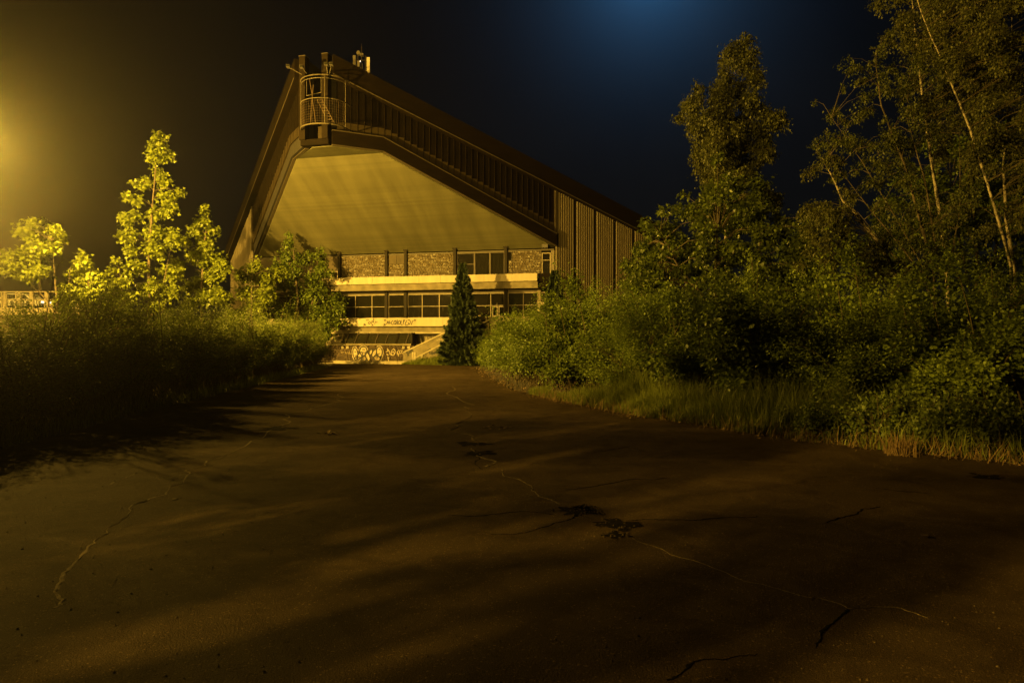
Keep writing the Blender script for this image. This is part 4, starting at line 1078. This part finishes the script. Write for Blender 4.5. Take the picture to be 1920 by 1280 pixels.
make_tree("alder_tree", "dark dense tree filling the gap behind the grove's thin stems", "tree", None, 30,
          [[(1830, 650), (1832, 480), (1820, 300)], [(1830, 600), (1872, 450), (1860, 350)], [(1830, 600), (1760, 450), (1740, 380)], [(1830, 600), (1800, 430), (1790, 330)]],
          poly_clusters([(1700, 280), (1800, 250), (1960, 260), (1980, 540), (1640, 540), (1650, 430)], 150, 18, 32), 'leaf_linden', .15, OVAL, 60, 2.0, r0=.13)
make_tree("dark_tree", "dark treetop in the gap between the round tree and the leaning birch", "tree", None, 44,
          [[(1505, 650), (1505, 560), (1502, 470)]], poly_clusters([(1478, 440), (1510, 425), (1545, 450), (1570, 560), (1450, 560)], 44, 16, 26), 'leaf_linden', .2, OVAL, 50, 1.8, r0=.2)

# ------------------------------------------------------------------ spruces
def make_spruce(name, loc, H, R, label, group):
    root = empty(name, loc, random.uniform(0, 6), label, "tree", group)
    t = MB(); t.tube([(0, 0, 0), (0, 0, H * .5), (0, 0, H)], [.10, .06, .012], 7); t.build("trunk", M['bark'], root)
    br = MB(); P, D, N = [], [], []
    z = .12
    while z < H - .1:
        f = 1 - z / H
        rr = R * (f ** .95) * random.uniform(.85, 1.08) * (1 if z > .5 else .9)
        nb = int(7 + 7 * f)
        a0 = random.uniform(0, 6)
        for k in range(nb):
            a = a0 + 2 * math.pi * k / nb + random.uniform(-.25, .25); L_ = rr * random.choice((.7, .85, 1.0, 1.0, 1.15)) * random.uniform(.85, 1.08) + .06
            u = np.array((math.cos(a), math.sin(a), 0)); sd = np.array((-u[1], u[0], 0))
            dz = -.28 * L_ * f + .3 * L_ * (1 - f)
            tip = u * L_ + np.array((0, 0, z + dz)); st = np.array((0, 0, z))
            mid = (st + tip) / 2 + np.array((0, 0, -.05 * L_))
            br.tube([st, mid, tip + np.array((0, 0, .06 * L_))], [.016, .01, .004], 4)
            n = int(70 + 300 * L_)
            tt = RNG.random(n) ** .65
            side = RNG.normal(0, .17, n) * L_ * (1.15 - tt)
            p = st + (tip - st) * tt[:, None] + sd * side[:, None] + np.array((0, 0, 1)) * (-.12 * L_ * np.sin(np.pi * tt) - .45 * np.abs(side) + .06 * L_ * tt ** 2 + RNG.normal(0, .055, n))[:, None]
            P.append(p); D.append(u + sd * (np.sign(side) * .7)[:, None] + RNG.normal(0, .3, (n, 3)) + np.array((0, 0, -.15))); N.append(np.array((0, 0, 1)) + RNG.normal(0, .4, (n, 3)))
        z += .13 + .08 * f
    P, D, N = map(np.concatenate, (P, D, N))
    br.build("branches", M['bark'], root)
    link("needles", leaf_mesh("needles", P, D, N, RNG.uniform(.10, .22, len(P)), NEEDLE, M['needle']), root)
    return root
SG = "spruces in front of the hall"
sp = at(868, 662, 43.4); make_spruce("spruce_tree", (sp[0], sp[1], -.02), at(0, 493, 43.4)[2], 1.62, "dark bushy spruce standing in front of the concrete stair", SG)
sp = at(1040, 600, 43.0); make_spruce("spruce_tree", (sp[0], sp[1], -.02), at(0, 505, 43.0)[2], 1.5, "second dark spruce at the hall's right corner, only its top above the hedge", SG)

# ------------------------------------------------------------------ shrubs
def shrub_meshes(tagname, R, H, shoots, per, size, shape, leafm, low=100.0, start=.42, spread=.075, stems_every=4, thick=.008, tufts=62):
    """A many-stemmed shrub: arching shoots from one root with leaves along their upper part."""
    K = tufts                                           # main branches; the shoots gather round their ends
    ca = RNG.random(K) * 2 * np.pi
    ct = np.arccos(np.clip(1 - (np.arange(K) + RNG.random(K)) / K * (1 - math.cos(math.radians(low))), -1, 1))
    cl = RNG.uniform(.74, 1.12, K)
    pick = (RNG.random(shoots) * K).astype(int)
    a = ca[pick]; th = ct[pick]
    reach = cl[pick] * (.62 + .38 * RNG.random(shoots) ** .4)
    E = np.column_stack([R * np.sin(th) * np.cos(a) * reach, R * np.sin(th) * np.sin(a) * reach, H * (.40 + .56 * np.cos(th)) * reach])
    E += RNG.normal(0, .08, E.shape) * np.array((R, R, H * .55)) * (.7 + .6 * RNG.random((shoots, 1)))
    stray = RNG.random(shoots) < .05
    E[stray] *= 1.13
    E[:, 2] = np.maximum(E[:, 2], .06)
    B = np.column_stack([RNG.normal(0, .22 * R, shoots), RNG.normal(0, .22 * R, shoots), np.zeros(shoots)])
    Cc = np.column_stack([E[:, 0] * .45 + B[:, 0] * .4, E[:, 1] * .45 + B[:, 1] * .4, np.maximum(E[:, 2] * 1.05, .35 * H)])
    def bez(t): t = t[..., None]; return (1 - t) ** 2 * B[:, None] + 2 * t * (1 - t) * Cc[:, None] + t ** 2 * E[:, None]
    T = start + (1 - start) * RNG.random((shoots, per)) ** .75
    P = bez(T); dT = bez(np.minimum(T + .04, 1.06)) - bez(T - .04)
    tang = unit(dT)
    out = unit(RNG.normal(size=P.shape)); out -= tang * (out * tang).sum(-1, keepdims=True); out = unit(out)
    rad = np.abs(RNG.normal(0, spread, (shoots, per, 1))) * (1.25 - T[..., None] * .75) * 2
    P = P + out * rad
    P[..., 2] = np.maximum(P[..., 2], .03)
    D = tang * .55 + out * .8 + RNG.normal(0, .25, P.shape)
    N = np.array((0, 0, .4)) + out * .45 + unit(E)[:, None] * .8 + RNG.normal(0, .35, P.shape)
    L = size * RNG.uniform(.55, 1.3, (shoots, per)) * (1.15 - .45 * (T - start) / (1 - start))
    fol = leaf_mesh(tagname + "_foliage", P.reshape(-1, 3), D.reshape(-1, 3), N.reshape(-1, 3), L.ravel(), shape, M[leafm])
    st = MB(); tt = np.linspace(0, .97, 6); Q = bez(np.tile(tt, (shoots, 1)))
    for i in range(0, shoots, stems_every): st.tube(Q[i], [thick * 1.6, thick * 1.4, thick * 1.1, thick * .9, thick * .6, thick * .3], 4)
    return fol, st.mesh(tagname + "_stems", M['twig'])

R0, H0 = 1.7, 3.0
V_right = [shrub_meshes("right_shrub", R0, H0, 560, 46 if k < 3 else 34, (.066, .074, .060, .095)[k], OVAL if k % 2 else RHOMB, 'leaf_shrub' if k < 3 else 'leaf_linden', 112, tufts=(34, 28, 38, 26)[k]) for k in range(4)]
V_left = [shrub_meshes("left_shrub", R0, H0, 680, 42, .058, OVAL, 'leaf_hedge', 100, .42, .085, 3, .010, 26) for k in range(2)]
V_weed = [shrub_meshes("weed", .5, .8, 70, 16, .07, OVAL, 'leaf_weed', 95, .3, .05, 2, .005, 24) for k in range(2)]

def put_shrub(name, V, x, y, R, H, label, group, cat="shrub", r_=R0, h_=H0):
    root = empty(name, (x, y, -.02), random.uniform(0, 6.28), label, cat, group)
    root.scale = (R / r_, R / r_, H / h_)
    fol, st = V
    link("foliage", fol, root); link("stems", st, root)
    return root

ORD = ["first", "second", "third", "fourth", "fifth", "sixth", "seventh", "eighth", "ninth", "tenth", "eleventh", "twelfth", "thirteenth", "fourteenth", "fifteenth", "sixteenth", "seventeenth", "eighteenth", "nineteenth", "twentieth"]
right_front = [(-.75, 38.3, 1.6, 2.1), (-.2, 34.8, 1.8, 2.7), (0.35, 31.2, 1.95, 3.0), (.75, 27.6, 2.05, 3.1), (1.25, 24.2, 2.1, 3.2), (2.05, 20.9, 2.2, 3.3), (3.6, 18.4, 1.9, 2.9), (5.5, 16.4, 2.25, 3.4),
               (7.5, 15.1, 2.0, 2.7), (9.2, 13.8, 2.35, 3.2), (11.6, 12.8, 2.3, 3.0), (13.6, 11.5, 2.2, 3.0), (14.2, 9.2, 2.0, 2.9)]
for i, (x, y, R, H) in enumerate(right_front):
    put_shrub("hedge_shrub", V_right[i % 4], x, y, R, H, f"{ORD[i]} green shrub from the hall in the front row right of the path", "front row of the right hedge")
right_back = [(3.2, 31, 2.0, 3.6), (4.2, 27.4, 2.2, 4.1), (5.2, 23.6, 2.2, 4.1), (7.2, 20.6, 2.2, 4.1), (9.4, 18.4, 2.2, 3.9), (11.4, 16.8, 2.2, 3.7), (13.6, 15.6, 2.2, 3.5), (15.6, 14.4, 2.1, 3.3)]
for i, (x, y, R, H) in enumerate(right_back):
    put_shrub("hedge_shrub", V_right[(i + 1) % 4], x, y, R, H, f"{ORD[i]} tall shrub from the hall in the rear row right of the path", "rear row of the right hedge")
Zs = [41.0, 38.8, 36.4, 34.0, 31.6, 29.2, 26.8, 24.4, 22.2, 20.0, 18.0, 16.0, 14.2, 12.4, 10.4, 8.2, 6.0, 3.8, 1.6]
for i, y in enumerate(Zs):
    edge = np.interp(y, [q[1] for q in left_edge], [q[0] for q in left_edge])
    H = np.interp(y, [10, 13, 16, 19, 23, 30, 38], [2.0, 2.3, 3.0, 3.15, 2.95, 2.8, 2.8]) * random.uniform(.85, 1.15) * (1.7 if y < 9 else 1)  # near shrubs outside the view are made taller to shade the path
    put_shrub("hedge_shrub", V_left[i % 2], edge - 1.35, y, 1.65, H, f"{ORD[i]} shrub from the hall in the dark hedge left of the path", "left hedge")
for i, y in enumerate((39.5, 35, 30.5, 26, 21.5, 17.5, 14)):
    edge = np.interp(y, [q[1] for q in left_edge], [q[0] for q in left_edge])
    put_shrub("hedge_shrub", V_left[(i + 1) % 2], edge - 3.6, y, 1.6, np.interp(y, [13, 17, 25, 38], [2.1, 2.6, 2.5, 2.6]), f"{ORD[i]} shrub from the hall in the second row behind the left hedge", "second row of the left hedge")

# leafy weeds at the right edge of the path
weeds = [(1530, 815, .45, .75), (1580, 810, .5, .9), (1640, 822, .5, .85), (1690, 815, .55, .95), (1750, 830, .5, .8), (1800, 825, .55, .95), (1860, 845, .55, .9), (1900, 830, .6, 1.0), (1228, 772, .22, .3), (1345, 790, .2, .28), (1470, 800, .35, .5)]
for i, (px, py, R, H) in enumerate(weeds):
    c = ground(px, py + 14)
    put_shrub("weed_plant", V_weed[i % 2], c[0] + .25, c[1] + .45, R, H, f"{ORD[i] if i < 8 else ['low', 'small', 'medium'][i - 8]} leafy weed {'from the left along the dark right end of the verge' if i < 8 else ['in the bright grass near the hedge foot', 'in the middle of the grassy verge', 'where the grass gives way to leafy weeds'][i - 8]}", "weeds along the verge", "weed", .5, .8)

# ------------------------------------------------------------------ grass
def grass(name, pts, hmin, hmax, wid=.007, hs=None):
    n = len(pts); P = np.column_stack([pts, np.full(n, -.02)])
    h = RNG.uniform(hmin, hmax, n) * (1 if hs is None else hs); az = RNG.random(n) * 6.283
    lean = RNG.normal(0, .9 if name == 'dead_grass' else .3, n); lean2 = lean + np.abs(RNG.normal(0, .25, n))
    d = np.column_stack([np.cos(az), np.sin(az), np.zeros(n)]); s = np.column_stack([-np.sin(az + .9), np.cos(az + .9), np.zeros(n)]) * (wid * RNG.uniform(.6, 1.5, n))[:, None]
    up = np.array((0, 0, 1.0))
    p1 = P + (d * np.sin(lean)[:, None] + up * np.cos(lean)[:, None]) * (h * .55)[:, None]
    p2 = p1 + (d * np.sin(lean2 * 1.9)[:, None] + up * np.cos(lean2 * 1.9)[:, None]) * (h * .45)[:, None]
    V = np.stack([P - s, P + s, p1 + s * .8, p1 - s * .8, p2], 1).reshape(-1, 3); o = (np.arange(n) * 5)[:, None]
    return tag(link(name, np_mesh(name, V, [np.array([[0, 1, 2, 3]]) + o, np.array([[3, 2, 4]]) + o], M['grass'])), kind='stuff')
# verge between path and hedge on the right
re = np.array(RE); ys_ = re[:, 1]; order = np.argsort(ys_)
n = 52000; Yv = RNG.uniform(6, 21, n) ; xe = np.interp(Yv, ys_[order], re[order, 0])
off = RNG.random(n) ** 1.3 * np.interp(Yv, [6, 10, 13, 15, 17, 19, 21], [4.0, 3.2, 2.4, 1.9, 1.1, .3, .1])
clump = np.sin(Yv * 5.1 + off * 3) * np.sin(Yv * 2.3 - off * 4.7) + RNG.normal(0, .6, n)
k = clump > -.5
pts = np.column_stack([xe + off + .05, Yv])[k]
hs = np.clip(.22 + off * .75, .2, 1.0)[k] * (1 + .35 * np.sin(pts[:, 1] * 3.3 + pts[:, 0]) * np.sin(pts[:, 1] * 1.1 + 2))
m_ = (pts[:, 1] > 12.2) | (RNG.random(len(pts)) < .14)
grass("verge_grass", pts[m_], .3, 1.0, .0055, hs[m_])
# dead flattened blades along the asphalt
ns_ = 2600; Yd = RNG.uniform(9, 20, ns_); xd = np.interp(Yd, ys_[order], re[order, 0]) + RNG.normal(.12, .2, ns_)
dead = grass("dead_grass", np.column_stack([xd, Yd]), .08, .4, .005); dead.data.materials[0] = M['litter']
# bed before the hall
n = 9000; S_ = RNG.uniform(fs(757, 3.3), fs(900, 3.3), n)
far_d = np.interp(S_, [fs(757, 3.3), fs(800, 3.3), fs(890, 3.3)], [3.7, 4.2, 5.0])
Dd = 3.15 + (far_d - 3.15) * RNG.random(n)
pts = HM[None] + HU[None] * S_[:, None] + HN[None] * Dd[:, None]
hsb = (.35 + .9 * np.clip((S_ - S_.min()) / 2.0, 0, 1) * np.clip((far_d - Dd) / .6, .15, 1)) * (1 + .4 * np.sin(S_ * 2.3) * np.sin(S_ * 5.1 + Dd * 3))
grass("bed_grass", pts, .15, .6, .010, hsb)
# thin weeds under the left hedge
n = 5000; Yl = RNG.uniform(7, 40, n); xl = np.interp(Yl, [q[1] for q in left_edge], [q[0] for q in left_edge])
grass("hedge_foot_grass", np.column_stack([xl - RNG.random(n) * .8, Yl]), .1, .4, .006)
o = np.array(ground(1690, 852)[:2]); n = 260
gr = grass("grass_tuft", o[None] + RNG.normal(0, .09, (n, 2)), .15, .38, .006); gr.data.materials[0] = M['litter']

# ------------------------------------------------------------------ road bridge on the left with its railing and a car
YB = 60.0
zd = at(0, 577, YB)[2]
bridge = empty("road_bridge", (-45, YB, 0), 0, "low concrete road bridge passing behind the maples at the left", "bridge")
quick_box("edge_beam", M['white'], bridge, -40, 7, -.2, .25, zd - .62, zd)
quick_box("deck", M['concrete'], bridge, -40, 7, .253, 9, zd - .5, zd - .05)
quick_box("retaining_wall", M['concrete'], bridge, -40, 7, .3, 1.0, -.05, zd - .63)
quick_box("embankment", M['earth'], bridge, -40, 7, 1.01, 9, -.05, zd - .52)
rail = empty("bridge_railing", (-45, YB, zd), 0, "pale railing with stout pointed posts along the bridge edge", "railing")
zt_, zm_ = at(0, 546, YB)[2] - zd, at(0, 561, YB)[2] - zd
b = MB(); b.box(-40, 6.8, -.05, .05, zt_ - .09, zt_); b.build("top_rail", M['concrete_pale'], rail)
b = MB(); b.box(-40, 6.8, -.04, .04, zm_ - .10, zm_); b.build("mid_rail", M['concrete_pale'], rail)
for px in (-60, -20, 12, 39, 63, 90, 122, 150):
    x = at(px, 0, YB)[0] + 45
    b = MB(); w = .17 if px in (39, 90, 122) else .13
    b.slab([(x - w, -.26, -.7), (x + w, -.26, -.7), (x + w, -.26, zt_ - .4), (x + w * .45, -.26, zt_ - .12), (x - w * .35, -.26, zt_ - .12), (x - w, -.26, zt_ - .5)],
           [(x - w, -.06, -.7), (x + w, -.06, -.7), (x + w, -.06, zt_ - .4), (x + w * .45, -.06, zt_ - .12), (x - w * .35, -.06, zt_ - .12), (x - w, -.06, zt_ - .5)])
    b.build("post", M['concrete_pale'], rail)
for px in (3, 30, 57, 85):
    x = at(px, 0, YB)[0] + 45; b = MB(); b.box(x - .06, x + .06, -.04, .04, .003, zt_ - .093); b.build("baluster", M['concrete_pale'], rail)

car = empty("car", (at(45, 0, YB + 3)[0], YB + 3, zd - .05), math.radians(0), "white car with lit lamps on the bridge behind its railing", "car")
b = MB()
prof = [(-2.1, .35), (2.1, .35), (2.15, .75), (1.3, .92), (.7, 1.42), (-1.1, 1.45), (-1.75, .98), (-2.15, .9)]
b.slab([(x, -.82, z) for x, z in prof], [(x, .82, z) for x, z in prof]); b.build("body", M['car'], car)
for s in (-.83,):
    for a, c in (((-1.45, 1.0, -1.0, 1.38), 0), ((-.05, 1.0, .55, 1.36), 1)):
        pass
b = MB(); b.slab([(-1.5, -.84, .98), (1.05, -.84, .98), (.62, -.84, 1.36), (-1.05, -.84, 1.38)], [(-1.5, -.822, .98), (1.05, -.822, .98), (.62, -.822, 1.36), (-1.05, -.822, 1.38)]); b.build("side_window", M['glass'], car)
for x in (-1.3, 1.3):
    for y in (-.80, .80):
        b = MB(); b.tube([(x, y - .1, .33), (x, y + .1, .33)], .33, 14); wh = b.build("wheel", M['tyre'], car)
        b = MB(); b.tube([(x, y - .112, .33), (x, y + .112, .33)], .19, 10); b.build("rim", M['steel'], wh)
for y in (-.6, .6):
    quick_box("headlight", M['headlight'], car, 2.13, 2.19, y - .2, y + .2, .62, .76)
    quick_box("tail_light", M['taillight'], car, -2.2, -2.13, y - .2, y + .2, .7, .88)

# ------------------------------------------------------------------ street lamps of the road on the left (their light is what lights the place)
def street_lamp(x, y, h, power, label, z0=0.0, aim=None, spot=0.0):
    r = empty("street_lamp", (x, y, z0), 0, label, "street lamp", "street lamps along the road on the left")
    b = MB(); b.tube([(0, 0, 0), (0, 0, h * .5), (0, 0, h)], [.10, .08, .06], 8); b.build("pole", M['steel'], r)
    b = MB(); b.tube([(0, 0, h - .1), (.5, 0, h + .25), (1.4, 0, h + .35)], .04, 6); b.build("arm", M['steel'], r)
    b = MB(); b.slab([(1.3, -.16, h + .28), (2.0, -.13, h + .30), (2.0, .13, h + .30), (1.3, .16, h + .28)], [(1.3, -.10, h + .44), (1.9, -.08, h + .42), (1.9, .08, h + .42), (1.3, .10, h + .44)]); hd = b.build("lamp_head", M['lamp_body'], r)
    quick_box("lens", M['lens'], hd, 1.45, 1.9, -.1, .1, h + .24, h + .275)
    l = bpy.data.lights.new("sodium_light", 'POINT'); l.energy = power; l.color = SODIUM; l.shadow_soft_size = .14
    lo = bpy.data.objects.new("sodium_light", l); C.objects.link(lo); lo.parent = r; lo.location = (1.7, 0, h + .05)
    if aim:                                              # added spot brightens the hall and far hedge, sparing the near path
        l2 = bpy.data.lights.new("fill_beam", 'SPOT'); l2.energy = spot; l2.color = SODIUM; l2.shadow_soft_size = .14
        l2.spot_size = math.radians(156); l2.spot_blend = .85
        o2 = bpy.data.objects.new("fill_beam", l2); C.objects.link(o2); o2.parent = r; o2.location = (1.72, 0, h + .04)
        o2.rotation_euler = Vector(aim).to_track_quat('-Z', 'Y').to_euler()
    return r
street_lamp(-22.5, 26.0, 9.0, LAMP_POWER * .7, "sodium street lamp just outside the left edge of the view", 0.0, (1, 1.0, .12), LAMP_POWER * 2.4)
street_lamp(-39.5, 46.0, 9.0, LAMP_POWER * .7, "sodium street lamp beyond the left edge of the view, level with the hall front")
street_lamp(-28.7, 13.0, 8.6, LAMP_POWER * .85, "sodium street lamp left of the path, level with the near hedge")
street_lamp(-24.0, -13.0, 8.6, LAMP_POWER * 3.0, "unseen fill lamp added behind the viewer on the left")  # added lamp out of view, brightens the near path

# ------------------------------------------------------------------ night air that carries the lamp's glow
hz = MB(); hz.box(-200, 200, -50, 270, -1.05, 24.0)
hm = bpy.data.materials.new("night haze"); hm.use_nodes = True
hn, hl = hm.node_tree.nodes, hm.node_tree.links; hn.clear()
pv = hn.new("ShaderNodeVolumePrincipled"); pv.inputs['Color'].default_value = (.9, .9, .9, 1); pv.inputs['Density'].default_value = HAZE; pv.inputs['Anisotropy'].default_value = .88
ho = hn.new("ShaderNodeOutputMaterial"); hl.new(pv.outputs[0], ho.inputs['Volume'])
tag(hz.build("haze", hm), kind='stuff')
